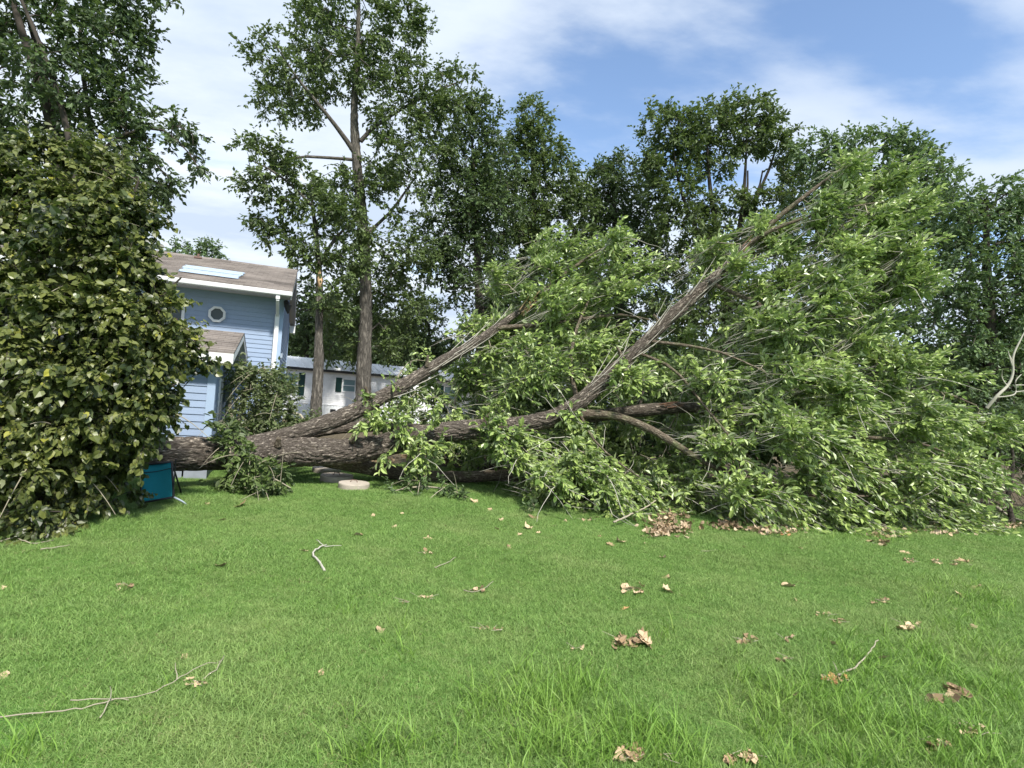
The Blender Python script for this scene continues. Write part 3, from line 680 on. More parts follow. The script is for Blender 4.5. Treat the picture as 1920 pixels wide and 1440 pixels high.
# ================================================================== WHITE MOBILE HOME
def build_mobile_home():
    p0 = at(601, 750, 31); d = np.array([.853, .52]); L0, L1 = -6.0, 15.0
    rz = math.atan2(d[1], d[0]); p0[2] = 0
    R = empty('mobile_home', p0, rz, 'long white mobile home with metal roof and dark green shutters', 'mobile home')
    wm = plain('white_siding', (.86, .87, .88), .55, .06, 3, dirt=(.5, .53, .52)); sk = plain('white_skirt', (.72, .76, .78), .6, .08, 3, dirt=(.4, .44, .42))
    MB().box(L0, L1, 0, 4.3, .0, 2.72).build('wall', wm, R)
    z = .86
    while z < 2.66:
        board(R, L0, L1, 0, 0, z, .1, wm, proud=.016); z += .112
    s = MB(); x = L0
    while x < L1 - .1: s.box(x, x + .13, -.03, -.001, .02, .84); x += .16
    s.build('skirting', sk, R, kind='stuff')
    MB().box(L0, L1, -.045, -.003, .835, .862).build('skirt_rail', wm, R)
    rm = plain('roof_metal', (.82, .84, .86), .5, .06, 2, spec=.3, dirt=(.66, .68, .7))
    r = MB(); r.prism([(-.25, 2.78), (2.15, 3.42), (4.55, 2.78), (4.55, 2.74), (2.15, 3.38), (-.25, 2.74)], L0 - .2, L1 + .2, 0); r = r.build('roof', rm, R)
    for k in range(int((L1 - L0) / .42)):
        x = L0 + k * .42; MB().prism([(-.26, 2.782), (2.15, 3.422), (2.15, 3.455), (-.26, 2.815)], x, x + .035, 0).build('roof_rib', rm, r)
    MB().box(L0 - .2, L1 + .2, -.275, -.25, 2.64, 2.775).build('gutter', M['dark'], R)
    gm = plain('green_shutter', (.012, .045, .04), .5, .2)
    gl = plain('pale_pane', (.20, .30, .32), .12, .2, 2, spec=.8)
    def win(x0, x1, z0, z1, sh):
        f = MB(); t = .05
        for b_ in ((x0, x1, z0, z0 + t), (x0, x1, z1 - t, z1), (x0, x0 + t, z0 + t, z1 - t), (x1 - t, x1, z0 + t, z1 - t), (x0 + t, x1 - t, (z0 + z1) / 2 - .02, (z0 + z1) / 2 + .02)): f.box(b_[0], b_[1], -.06, .0, b_[2], b_[3])
        f = f.build('window', wm, R); MB().box(x0 + t, x1 - t, -.03, -.02, z0 + t, z1 - t).build('pane', gl, f)
        for a in sh:
            s_ = MB(); xa = x0 - .36 if a < 0 else x1 + .02; s_.box(xa, xa + .33, -.045, -.018, z0 - .03, z1 + .03)
            zz = z0 + .04
            while zz < z1 - .06: s_.box(xa + .04, xa + .29, -.056, -.046, zz, zz + .035); zz += .07
            s_.build('shutter', gm, R)
    win(-1.95, -1.25, 1.30, 2.46, (-1, 1)); win(1.10, 1.85, 1.62, 2.36, (-1, 1)); win(7.3, 8.2, 1.5, 2.4, (-1, 1)); win(10.6, 11.4, 1.5, 2.4, (-1, 1))
    dr = MB().box(8.9, 9.8, -.05, -.018, .95, 2.6).build('door', sk, R); MB().box(9.68, 9.72, -.09, -.05, 1.7, 1.8).build('handle', M['dark'], dr)
    v = MB(); v.box(.55, .85, -.05, -.032, .45, .62)
    for i in range(4): v.box(.57, .83, -.062, -.05, .47 + i * .04, .485 + i * .04)
    v.build('skirt_vent', M['dark'], R)
build_mobile_home()

# ================================================================== STANDING TREES
def pth(pts, widths):
    """points (px, py, Y) and widths in photograph pixels -> wood path"""
    P = [at(*p) for p in pts]; R = [w * p[2] / FPX / 2 for w, p in zip(widths, pts)]; return (P, R)
def B(Y, lst, rd=None, k=1.0): return [(a, b, c, d, Y + (e[0] if e else 0), rd, k) for a, b, c, d, *e in lst]
def ground_start(path):
    P, R = path; P[0] = np.array([P[0][0], P[0][1], -.1]); return path

make_tree('tall_tree', 'tallest tree, straight furrowed trunk behind the log, sparse leafy crown leaving the frame', 'tree',
    [ground_start(pth([(680, 800, 30), (681, 740, 30), (682, 690, 30), (686, 600, 30), (684, 480, 30), (676, 380, 30), (668, 290, 30), (664, 200, 30), (670, 100, 30), (672, 0, 30), (668, -110, 30)], [36, 28, 26, 22, 21, 19, 17, 12, 8, 6, 3])),
     pth([(668, 290, 30), (640, 250, 29.6), (605, 205, 29), (560, 150, 28.5), (520, 90, 28)], [12, 9, 7, 5, 2]),
     pth([(676, 265, 30), (700, 240, 30.2), (760, 200, 31), (820, 170, 31.5), (870, 150, 32)], [9, 7, 6, 4, 2]),
     pth([(668, 300, 30), (620, 296, 29.6), (560, 294, 29), (530, 305, 28.6), (500, 328, 28.3)], [7, 6, 5, 4, 2]),
     pth([(684, 440, 30), (730, 400, 30.6), (780, 330, 31.5)], [8, 6, 3])],
    B(30, [(660, -60, 80, 50), (650, 25, 100, 45), (745, 25, 50, 40), (600, 75, 70, 45), (500, 100, 40, 30, -2), (560, 150, 70, 40, -1), (640, 120, 80, 45), (725, 95, 50, 40), (775, 60, 30, 25),
           (530, 195, 60, 22, -1.5), (590, 195, 50, 30), (700, 165, 60, 35), (765, 150, 50, 35), (805, 185, 45, 40, 1), (855, 160, 42, 40, 1.5), (870, 200, 28, 28, 2), (830, 225, 50, 35, 1), (755, 235, 65, 35),
           (740, 300, 75, 42), (695, 335, 50, 35), (800, 285, 50, 40, 1), (625, 340, 40, 40), (760, 370, 60, 40), (650, 430, 50, 35, -1), (725, 455, 60, 35, -1)], None, 1.45)
    + B(31.3, [(705, 530, 60, 40), (745, 575, 55, 45), (640, 590, 45, 45), (715, 640, 60, 32), (640, 655, 45, 22), (780, 480, 40, 40)], None, 1.9),
    M['leaf_oak'], M['bark_grey'], dens=1.0, K=7, Mn=10, Lr=(.3, .95), lsize=.215, furrow=.05, rtip=.012, step=.8)

make_tree('slender_tree', 'slender leaning tree with a torn orange patch on its trunk, left of the tall trunk', 'tree',
    [ground_start(pth([(592, 790, 27), (594, 740, 27), (597, 690, 27), (598, 620, 27), (599, 540, 27), (597, 490, 27), (592, 430, 27), (586, 385, 27), (582, 340, 27)], [22, 19, 18, 13, 12, 10, 8, 6, 3])),
     pth([(598, 500, 27), (622, 455, 27.3), (650, 425, 27.6)], [9, 7, 4]),
     pth([(588, 390, 27), (550, 350, 26.6), (510, 320, 26), (470, 300, 25.7)], [6, 5, 4, 2])],
    B(27, [(475, 268, 35, 18, -1), (525, 290, 45, 25, -.6), (478, 325, 40, 20, -1), (550, 335, 50, 28), (500, 365, 35, 16), (560, 385, 40, 25), (500, 415, 30, 20), (535, 440, 40, 24), (600, 395, 40, 35),
           (590, 465, 55, 30), (645, 400, 30, 35), (645, 500, 45, 32), (575, 500, 30, 22), (625, 560, 40, 30)], None, 1.9),
    M['leaf_oak'], M['bark_grey'], K=7, Mn=9, Lr=(.28, .8), lsize=.225, furrow=.03, rtip=.01, step=.7)
tp = at(598, 520, 26.78)
o = None
for ob in bpy.data.objects:
    if ob.name == 'slender_tree': o = ob
sc_ = MB(); sc_.tube([at(599, 545, 26.86) - np.array(o.location), at(600, 525, 26.80) - np.array(o.location), at(598, 505, 26.85) - np.array(o.location)], [.05, .125, .04], 10)
sc_.build('torn_patch', M['raw_wood'], o, smooth=True)

make_tree('leaning_tree', 'big dark tree of several leaning stems, behind the heart leaved tree', 'tree',
    [ground_start(pth([(150, 800, 17), (140, 600, 17), (125, 420, 17), (110, 290, 17), (75, 160, 17), (35, 40, 17), (5, -80, 17)], [38, 30, 24, 20, 16, 12, 6])),
     pth([(128, 420, 17), (118, 300, 17.4), (95, 180, 17.6), (60, 60, 17.8), (30, -60, 18)], [15, 12, 10, 8, 5]),
     pth([(165, 560, 17), (150, 400, 16.6), (125, 240, 16.4), (85, 110, 16.2), (40, 0, 16)], [18, 14, 11, 9, 6]),
     pth([(150, 470, 17), (180, 340, 17.5), (160, 170, 17.7), (150, 60, 18), (175, -40, 18)], [14, 10, 8, 6, 3]),
     pth([(140, 330, 17), (220, 260, 17), (290, 240, 17), (340, 270, 16.6), (372, 315, 16.4)], [8, 6, 5, 3, 2])],
    B(17, [(150, -60, 180, 70), (60, 50, 110, 70), (180, 50, 85, 60), (245, 40, 40, 45), (130, 140, 100, 60), (225, 120, 50, 50), (60, 200, 80, 50), (170, 210, 75, 50), (245, 205, 50, 40), (100, 280, 90, 50),
           (220, 280, 65, 45), (275, 330, 55, 45), (240, 370, 70, 40), (315, 240, 40, 25), (345, 265, 35, 25), (365, 305, 15, 18), (315, 350, 30, 20), (-90, 60, 100, 100), (-90, 250, 90, 100), (20, 360, 80, 60), (-80, 440, 80, 80), (180, 420, 90, 50)], None, 2.3),
    M['leaf_dark'], M['bark_dark'], K=7, Mn=9, Lr=(.25, .7), lsize=.175, rtip=.01, step=.6)

bg = [
 ('dark_tree', 'dark tree with two rounded tops directly right of the tallest tree', 33, [[(905, 800), (900, 600), (893, 420), (885, 260)], [24, 18, 12, 4]],
  [(905, 225, 32, 45), (880, 285, 45, 50), (930, 310, 40, 55), (870, 350, 55, 45), (915, 400, 60, 50), (845, 430, 45, 40), (880, 470, 60, 45), (830, 490, 40, 35), (910, 540, 60, 45), (940, 610, 50, 45), (930, 700, 60, 40)], 'leaf_dark', .2),
 ('pointed_tree', 'tall pointed tree with airy top standing mid row of the wood', 36, [[(1005, 800), (1003, 600), (1000, 400), (1000, 215)], [24, 18, 12, 3]],
  [(1000, 215, 32, 30), (985, 250, 30, 25), (1020, 265, 40, 35), (975, 310, 50, 40), (1045, 320, 40, 45), (1000, 370, 60, 45), (1080, 380, 30, 35), (950, 400, 50, 40), (1040, 430, 60, 45), (970, 470, 60, 45), (1040, 520, 70, 50), (970, 570, 60, 45), (1050, 610, 70, 50), (1000, 700, 80, 50)], 'leaf_oak', .2),
 ('bushy_tree', 'lower bushy dark tree between the pointed tree and the domed oak', 38, [[(1160, 800), (1160, 600), (1155, 480), (1150, 300)], [24, 18, 12, 3]],
  [(1150, 300, 26, 24), (1175, 335, 40, 30), (1125, 345, 35, 30), (1160, 385, 50, 40), (1105, 400, 35, 35), (1200, 420, 40, 35), (1140, 450, 50, 40), (1200, 490, 50, 35), (1110, 510, 50, 40), (1180, 560, 60, 40), (1120, 620, 60, 50), (1200, 680, 70, 50)], 'leaf_dark', .2),
 ('domed_oak', 'tall oak with broad rounded dome and bare forking stems', 34, [[(1368, 800), (1364, 640), (1360, 540), (1345, 440), (1330, 340), (1325, 240)], [34, 26, 20, 12, 7, 3]],
  [(1240, 235, 35, 28), (1285, 225, 35, 30), (1330, 222, 40, 28), (1380, 205, 40, 22), (1420, 215, 35, 28), (1455, 250, 35, 35), (1245, 280, 38, 30), (1300, 275, 40, 30), (1350, 270, 40, 28), (1410, 262, 40, 25), (1475, 300, 22, 35), (1240, 320, 30, 25), (1290, 325, 30, 22), (1340, 315, 30, 18), (1480, 340, 20, 22),
   (1260, 370, 40, 22), (1310, 385, 40, 22), (1370, 380, 40, 18), (1430, 380, 45, 22), (1280, 430, 55, 35), (1350, 460, 60, 35), (1430, 440, 45, 35), (1300, 500, 60, 40), (1380, 560, 60, 50), (1280, 590, 60, 40)], 'leaf_oak', .215),
 ('feathery_tree', 'light green feathery tree behind the top of the fallen crown', 30, [[(1640, 820), (1640, 640), (1635, 480), (1630, 300)], [26, 20, 12, 3]],
  [(1530, 285, 38, 28), (1585, 275, 38, 28), (1640, 270, 40, 25), (1695, 275, 38, 28), (1740, 300, 32, 30), (1550, 325, 45, 28), (1620, 320, 50, 35), (1700, 335, 50, 38), (1760, 350, 35, 38), (1560, 380, 60, 40), (1650, 400, 70, 45), (1740, 410, 60, 45), (1700, 480, 70, 50), (1600, 480, 60, 50), (1640, 580, 80, 60)], 'leaf_fresh', .2),
 ('shady_tree', 'deep green rounded tree filling the right edge of the wood', 24, [[(1860, 830), (1858, 650), (1850, 500), (1850, 380)], [30, 22, 14, 5]],
  [(1830, 360, 38, 32), (1885, 375, 42, 30), (1940, 370, 50, 35), (1800, 420, 40, 35), (1860, 430, 60, 40), (1930, 440, 60, 45), (1780, 480, 40, 40), (1850, 510, 70, 45), (1920, 530, 60, 45), (1790, 560, 50, 45), (1860, 590, 70, 45), (1950, 600, 80, 50), (1780, 630, 50, 40), (1840, 670, 70, 40), (1910, 690, 70, 45), (1880, 750, 80, 40), (1990, 700, 70, 70), (1990, 480, 60, 80), (1800, 720, 60, 40)], 'leaf_fresh', .17),
 ('low_tree', 'low dark tree over the mobile home roof beside the blue house', 40, [[(575, 780), (575, 680), (577, 600)], [14, 10, 4]],
  [(573, 555, 22, 22), (578, 590, 26, 24), (568, 625, 26, 24), (592, 645, 26, 22), (610, 590, 25, 26)], 'leaf_dark', .22),
 ('round_tree', 'round distant tree behind the mobile home roof, under the upper limb', 42, [[(800, 780), (802, 700), (805, 620)], [18, 12, 4]],
  [(800, 575, 28, 16), (780, 600, 40, 22), (770, 645, 50, 24), (825, 650, 45, 24), (740, 620, 35, 24)], 'leaf_oak', .22),
 ('roof_top_tree', 'small tree top showing above the ridge of the blue house', 38, [[(372, 780), (372, 640), (372, 480)], [18, 12, 4]],
  [(350, 470, 26, 10), (378, 468, 28, 9), (400, 474, 15, 6), (365, 500, 50, 24), (380, 560, 55, 40)], 'leaf_fresh', .2),
]
for nm, lab, Y, tp_, bl, lm, ls in bg:
    tk = ground_start(pth([(a, b_, Y) for a, b_ in tp_[0]], tp_[1])); extra = []
    if nm == 'domed_oak':
        extra = [pth([(1362, 560, Y), (1378, 470, Y), (1392, 390, Y), (1398, 310, Y), (1400, 240, Y)], [14, 10, 8, 5, 2]), pth([(1362, 540, Y), (1395, 450, Y), (1420, 370, Y), (1445, 310, Y), (1460, 260, Y)], [12, 9, 6, 5, 2]),
                 pth([(1355, 500, Y), (1300, 420, Y), (1270, 330, Y), (1262, 260, Y)], [11, 8, 5, 2]), pth([(1385, 430, Y), (1400, 380, Y), (1402, 320, Y)], [6, 5, 3]), pth([(1385, 430, Y), (1420, 360, Y), (1430, 320, Y)], [5, 4, 3])]
    make_tree(nm, lab, 'tree', [tk] + extra, [(q[0], q[1], q[2] * (1.28 if q[1] > 330 else 1.1), q[3] * 1.05, *q[4:]) for q in B(Y, bl, None, 1.9)], M[lm], M['bark_dark'], K=6, Mn=9, Lr=(.35, .95), lsize=ls * 1.2, rtip=.014, step=.9)

def build_far_wood():
    n = 2300; P = []; 
    for i in range(n):
        X = rng.uniform(-62, 70); Y = rng.uniform(48, 60); top = 6.5 + 2.2 * math.sin(X * .31) + 1.6 * math.sin(X * .83 + 2) + (3.2 if X > -2 else 0)
        P.append((X, Y, rng.uniform(.2, 1) ** .8 * top))
    P = np.array(P); d = unit(rng.normal(size=P.shape)); L, _ = spray(P, d, 8, 9, (.8, 2.2), .62, 1.0, .1)
    o = leaves_obj('far_wood', L, M['leaf_dark'], None, DIA); tag(o, 'far dark wood closing the view behind the trees', 'wood', kind='stuff')
build_far_wood()

# ================================================================== FALLEN TREE
def build_fallen_tree():
    base = gd(300, 900); base = np.array([at(300, 850, 9.4)[0], 9.4, 0.0])
    R = empty('fallen_tree', base, 0, 'huge uprooted tree lying across the lawn, furrowed log and leafy crown', 'fallen tree')
    sub = lambda p: (np.array([q - base for q in p[0]]), np.array(p[1]))
    main = sub(pth([(170, 862, 8.9), (250, 855, 9.1), (330, 850, 9.5), (420, 852, 10.1), (500, 850, 10.7), (570, 848, 11.1), (640, 846, 11.4), (700, 838, 11.6), (770, 822, 11.7), (860, 808, 11.7), (950, 801, 11.7), (1030, 786, 11.7), (1085, 755, 11.7), (1140, 705, 11.8), (1200, 650, 11.9), (1260, 592, 12), (1320, 540, 12.1), (1370, 497, 12.2), (1405, 462, 12.3)],
                   [68, 64, 60, 58, 53, 50, 47, 44, 40, 34, 31, 30, 28, 25, 22, 22, 21, 18, 13]))
    upper = sub(pth([(440, 836, 10.4), (520, 820, 10.9), (590, 800, 11.3), (650, 778, 11.7), (710, 748, 12), (770, 715, 12.3), (830, 678, 12.5), (880, 650, 12.7), (930, 615, 12.9), (972, 585, 13.1)], [24, 28, 29, 28, 25, 23, 21, 18, 14, 9]))
    lower = sub(pth([(590, 862, 11.3), (660, 872, 11.9), (730, 884, 12.2), (800, 893, 12.5), (880, 894, 12.7), (950, 892, 12.7), (1030, 905, 12.4), (1100, 915, 12.2)], [18, 26, 26, 23, 21, 20, 17, 9]))
    back = sub(pth([(520, 830, 11.2), (620, 806, 12.2), (720, 800, 12.8), (850, 812, 13), (980, 800, 13.2), (1100, 782, 13.1), (1200, 770, 12.8), (1260, 764, 12.7), (1330, 766, 12.6), (1400, 775, 12.5)], [22, 20, 18, 18, 19, 21, 23, 21, 16, 8]))
    bent = sub(pth([(1060, 778, 11.8), (1110, 776, 11.7), (1160, 782, 11.6), (1210, 800, 11.4), (1250, 822, 11.2), (1290, 848, 11), (1330, 872, 10.9)], [18, 16, 15, 14, 13, 11, 8]))
    limb('trunk', *main, R, M['bark_log'], 132, .018, .036, 11, 34)
    limb('upper_limb', *upper, R, M['bark_log'], 80, .02, .022, 21, 24)
    limb('lower_limb', *lower, R, M['bark_limb'], 48, .03, .018, 31, 16)
    limb('rear_limb', *back, R, M['bark_log'], 48, .03, .018, 41, 16)
    limb('bent_limb', *bent, R, M['bark_limb'], 40, .03, .010, 51, 14)
    for k in range(9):
        a = k * 2 * math.pi / 9 + .3; st = main[0][0] + np.array([0, math.sin(a) * .12, math.cos(a) * .12]); L_ = rng.uniform(.5, .95)
        q = np.array([st + np.array([.25, 0, 0]), st + np.array([-.05, math.sin(a) * .15, math.cos(a) * .15]), st + np.array([-.18, math.sin(a) * L_ * .6, math.cos(a) * L_ * .6]), st + np.array([-.22, math.sin(a) * L_, math.cos(a) * L_]) + rng.normal(0, .06, 3)])
        q[:, 2] = np.maximum(q[:, 2], .02); limb('root', q, [.16, .13, .07, .02], R, M['bark_log'], 16, .05, .015, 60 + k, 10)
    # further limbs inside the crown
    ex = [pth([(1405, 462, 12.3), (1450, 415, 12.3), (1500, 375, 12.3), (1555, 332, 12.3), (1600, 300, 12.3)], [12, 10, 8, 5, 2]),
          pth([(1395, 470, 12.3), (1430, 440, 12), (1490, 415, 11.9), (1560, 395, 11.8), (1640, 380, 11.8)], [10, 8, 6, 5, 2]),
          pth([(1380, 490, 12.2), (1440, 480, 12.4), (1540, 450, 12.6), (1600, 410, 12.7), (1650, 405, 12.8)], [9, 8, 7, 5, 2]),
          pth([(1330, 530, 12.1), (1400, 560, 11.8), (1470, 590, 11.6), (1530, 588, 11.5), (1600, 600, 11.5)], [8, 8, 8, 6, 3]),
          pth([(1215, 640, 11.9), (1262, 645, 11.6), (1300, 650, 11.4), (1355, 662, 11.2), (1420, 690, 11)], [7, 7, 6, 5, 3]),
          pth([(1190, 660, 11.9), (1260, 690, 11.5), (1320, 760, 11.1), (1370, 820, 10.8), (1430, 880, 10.6), (1480, 920, 10.5)], [6, 6, 5, 5, 4, 2]),
          pth([(972, 585, 13.1), (1020, 545, 13.2), (1070, 505, 13.3), (1120, 470, 13.4)], [12, 9, 6, 3]),
          pth([(930, 615, 12.9), (1000, 610, 12.8), (1080, 600, 12.8), (1160, 590, 12.9), (1220, 600, 13)], [10, 9, 7, 5, 2]),
          pth([(1085, 760, 11.7), (1070, 690, 12), (1080, 620, 12.3), (1110, 550, 12.8)], [10, 8, 6, 3]),
          pth([(1400, 775, 12.5), (1500, 760, 12.3), (1620, 740, 12.2), (1740, 730, 12.4), (1830, 760, 12.7)], [10, 10, 8, 6, 3]),
          pth([(1300, 766, 12.6), (1400, 800, 12), (1500, 820, 11.6), (1620, 820, 11.4), (1720, 830, 11.6), (1800, 860, 12)], [10, 9, 8, 7, 5, 3]),
          pth([(1330, 872, 10.9), (1400, 900, 10.8), (1500, 925, 10.8), (1600, 930, 11), (1700, 930, 11.4)], [9, 8, 6, 5, 3]),
          pth([(1100, 915, 12.2), (1180, 930, 11.6), (1260, 935, 11.1), (1330, 945, 10.8)], [12, 9, 6, 3]),
          pth([(1085, 770, 11.7), (1110, 820, 11.3), (1150, 860, 11.1), (1200, 895, 11)], [6, 5, 4, 2])]
    ex = [sub(e) for e in ex]
    up_bl = B(0, []) 
    A1 = [(1335, 480, 35, 20, 13.1), (1400, 450, 45, 24, 13.0), (1440, 430, 50, 32, 12.2), (1500, 390, 60, 32, 12.2), (1555, 345, 55, 26, 12.2), (1625, 335, 55, 30, 12.3), (1640, 380, 60, 32, 12.1), (1700, 420, 42, 40, 12.3), (1600, 430, 70, 36, 12), (1520, 455, 70, 36, 12), (1465, 515, 50, 34, 12.2), (1410, 560, 40, 28, 12.6),
          (1660, 480, 65, 40, 12), (1570, 510, 75, 38, 11.8), (1700, 530, 48, 42, 12.1), (1500, 555, 60, 30, 11.8), (1640, 560, 70, 38, 11.8), (1570, 600, 75, 38, 11.6), (1460, 610, 65, 38, 11.6), (1400, 615, 40, 28, 11.8), (1700, 600, 50, 40, 12), (1350, 690, 50, 36, 11.3), (1430, 670, 65, 36, 11.3), (1520, 665, 65, 36, 11.5), (1610, 660, 65, 34, 11.8),
          (1400, 745, 60, 40, 11), (1480, 730, 65, 40, 11), (1560, 720, 60, 38, 11.3), (1640, 730, 60, 40, 11.4), (1710, 690, 50, 36, 11.8), (1760, 740, 55, 40, 12.1), (1820, 765, 42, 36, 12.6), (1855, 805, 32, 34, 12.8), (1690, 770, 60, 36, 11.7), (1600, 790, 60, 38, 11.1), (1510, 800, 60, 40, 10.9), (1430, 820, 55, 40, 10.8), (1355, 790, 40, 40, 11),
          (1780, 815, 55, 38, 12.1), (1700, 840, 55, 40, 11.5), (1610, 860, 60, 40, 11), (1520, 880, 60, 40, 10.7), (1430, 890, 60, 38, 10.6), (1360, 860, 40, 32, 10.8), (1830, 860, 45, 45, 12.4), (1760, 890, 60, 42, 11.8), (1680, 915, 60, 38, 11.2), (1590, 935, 60, 34, 10.8), (1500, 945, 60, 30, 10.5), (1420, 945, 50, 30, 10.5), (1350, 925, 45, 32, 10.6),
          (1290, 935, 40, 28, 10.8), (1240, 925, 35, 22, 11), (1180, 925, 35, 20, 11.2), (1830, 930, 50, 40, 12.3), (1760, 955, 55, 25, 11.9), (1660, 960, 60, 20, 11.1)]
    B1 = [(1100, 480, 55, 26, 13.4), (1160, 505, 50, 30, 13.4), (1050, 520, 45, 28, 13.3), (990, 545, 45, 28, 13.4), (1090, 555, 60, 34, 13), (1150, 580, 60, 34, 12.9), (1020, 600, 60, 36, 12.9), (950, 530, 35, 35, 14), (930, 600, 40, 35, 13.8),
          (1090, 630, 60, 36, 12.7), (1140, 625, 36, 28, 13), (970, 650, 40, 32, 12.7), (900, 690, 36, 28, 13), (940, 720, 40, 32, 12.6), (1030, 680, 55, 38, 12.4), (1080, 690, 30, 24, 12.8), (1000, 740, 50, 34, 12.2), (960, 770, 36, 22, 12.3),
          (1050, 800, 30, 26, 11.5), (960, 850, 38, 32, 11.4), (1010, 840, 34, 28, 11.4), (1050, 870, 50, 36, 11.1), (1100, 880, 30, 30, 11.1), (1060, 915, 45, 20, 11.0), (1110, 925, 32, 18, 11.0), (1130, 890, 30, 22, 11.4), (1010, 890, 28, 24, 11.4)]
    B1 += [(1350, 515, 18, 12, 11.95), (1160, 700, 18, 12, 11.6), (905, 650, 30, 24, 13), (930, 790, 26, 20, 12), (1140, 470, 40, 20, 13.4), (880, 620, 26, 24, 13.4), (1000, 480, 34, 26, 14)]
    hang = [(700, 790, 22, 18, 11.6), (745, 800, 24, 20, 11.4), (770, 850, 26, 40, 11.3), (790, 860, 20, 26, 11.3), (740, 840, 20, 22, 11.3), (810, 820, 22, 22, 11.4), (720, 770, 20, 20, 12), (830, 760, 24, 24, 12.3), (760, 740, 28, 20, 12.4), (800, 710, 26, 18, 12.6), (700, 760, 18, 14, 12)]
    inner = [(1200, 720, 60, 40, 14.2), (1280, 720, 60, 40, 14), (1150, 830, 60, 40, 14), (1250, 850, 60, 40, 13.5), (1310, 650, 36, 30, 13.8), (1450, 620, 90, 60, 13.8), (1600, 620, 90, 60, 13.8), (1450, 780, 90, 60, 13.5), (1620, 800, 90, 60, 13.5), (1550, 480, 90, 60, 13.8), (1760, 820, 70, 60, 13.8), (860, 820, 50, 25, 13.6), (900, 850, 60, 25, 13.8), (1250, 700, 40, 30, 12), (1150, 790, 60, 40, 13.9), (1230, 800, 60, 40, 13.9), (1180, 870, 70, 30, 13.2), (1290, 870, 60, 40, 13), (1020, 850, 60, 40, 13.6), (1330, 750, 50, 50, 13.6), (940, 850, 60, 30, 14), (1100, 720, 50, 40, 13.6)]
    s1 = blob_sites([(a if a < 1640 else 1640 + (a - 1640) * .76, b_, c, d, Y, .75, 1.0) for a, b_, c, d, Y in A1], 4.6, shell=.8, clump=6)
    s2 = blob_sites([(a, b_, c, d, Y, .7, 1.0) for a, b_, c, d, Y in B1], 4.4, shell=.8, clump=6)
    s3 = blob_sites([(a, b_, c, d, Y, .3, .9) for a, b_, c, d, Y in hang], 6, shell=.8)
    s4 = blob_sites([(a, b_, c, d, Y, 1.0, .6) for a, b_, c, d, Y in inner], 4.5)
    sites = np.concatenate([s1, s2, s3, s4]) - base
    tr, br, sd = skeleton([main, upper, lower, back, bent] + ex, sites, .35, .10, .0042, .0, .55)
    V, F, K = wood_arrays(tr[5:]); link('crown_limb', np_mesh('crown_limb', V, F, True, {'bk': ('FLOAT_VECTOR', K)}), M['bark_limb'], R)
    V, F, K = wood_arrays(br); link('branches', np_mesh('branches', V, F, True), M['bark_twig'], R, 'stuff')
    # leaves lean along the sweep of the crown (up and to the right high up, outwards and down low down)
    z = sites[:, 2:3]; sweep = np.array([.75, -.15, .5]) * np.clip((z - 2.2) / 3, 0, 1) + np.array([.45, -.55, -.1]) * np.clip((3.5 - z) / 3, 0, 1)
    sd = unit(sd * .6 + sweep)
    L, (a, b_) = spray(sites, sd, 6, 9, (.14, .48), .13, .6, .12, .7)
    cw, L2 = comb(np.concatenate([s1, s2]) - base, 1900, ln=(.8, 1.9))
    V, F, K = wood_arrays(cw, 3); link('whips', np_mesh('whips', V, F, True), M['bark_dead'], R, 'stuff')
    L = tuple(np.concatenate([x, y]) for x, y in zip(L, L2))
    ok = L[0][:, 2] > .03; L = tuple(x[ok] for x in L)
    # the 300 biggest as leaves of their own, the rest as one mass
    dist = np.linalg.norm(L[0] + base - np.array([0, 0, EYE]), axis=1) / L[3]; order = np.argsort(dist); one = order[:2400][::8]
    rest = np.ones(len(dist), bool); rest[one] = False
    leaves_obj('foliage', tuple(x[rest] for x in L), M['leaf_fallen'], R, ELL)
    for_single(L, one, M['leaf_fallen'], R, ELL)
    V, F = stick_arrays(a, b_, .0034, .0016); link('twigs', np_mesh('twigs', V, F), M['bark_twig'], R, 'stuff')
    # long bare whips through the crown
    wh = []
    for i in range(260):
        k = rng.integers(0, len(sites)); p = sites[k].copy(); hi = p[2] > 2.6
        d = unit(np.array([.8, -.2, .45]) + .5 * rng.normal(size=3)) if hi else unit(np.array([.3, -.7, -.1]) + .8 * rng.normal(size=3)); Ln = rng.uniform(.5, 1.5) * (.5 if p[0] + base[0] > 8.6 else 1)
        q = np.array([p + d * Ln * t + np.array([0, 0, -.35 * t * t * Ln]) for t in np.linspace(0, 1, 7)]) + rng.normal(0, .02, (7, 3)); q[:, 2] = np.maximum(q[:, 2], .03)
        wh.append((q, np.linspace(.009, .0025, 7)))
    # pale suckers running along the raised limb and the upper limb
    for P_, R_, n0, n1, cnt in ((main[0], main[1], 12, 18, 34), (upper[0], upper[1], 4, 9, 16)):
        for i in range(cnt):
            k = rng.uniform(n0, n1 - .5); a0 = int(k); f = k - a0; p = P_[a0] * (1 - f) + P_[a0 + 1] * f; d = unit(unit(P_[a0 + 1] - P_[a0]) + .14 * rng.normal(size=3)); off = unit(rng.normal(size=3) * np.array([1, .4, 1]) + np.array([0, -.7, 0])) * R_[a0] * .85; Ln = rng.uniform(.5, 1.3)
            q = np.array([p + off * (1 + 1.6 * t) + d * Ln * t + np.array([0, 0, .12 * t * t]) for t in np.linspace(0, 1, 6)]); wh.append((q, np.array([.004, .009, .0095, .0075, .0055, .003])))
    V, F, K = wood_arrays(wh, 5); link('bare_twigs', np_mesh('bare_twigs', V, F, True), M['bark_dead'], R, 'stuff')
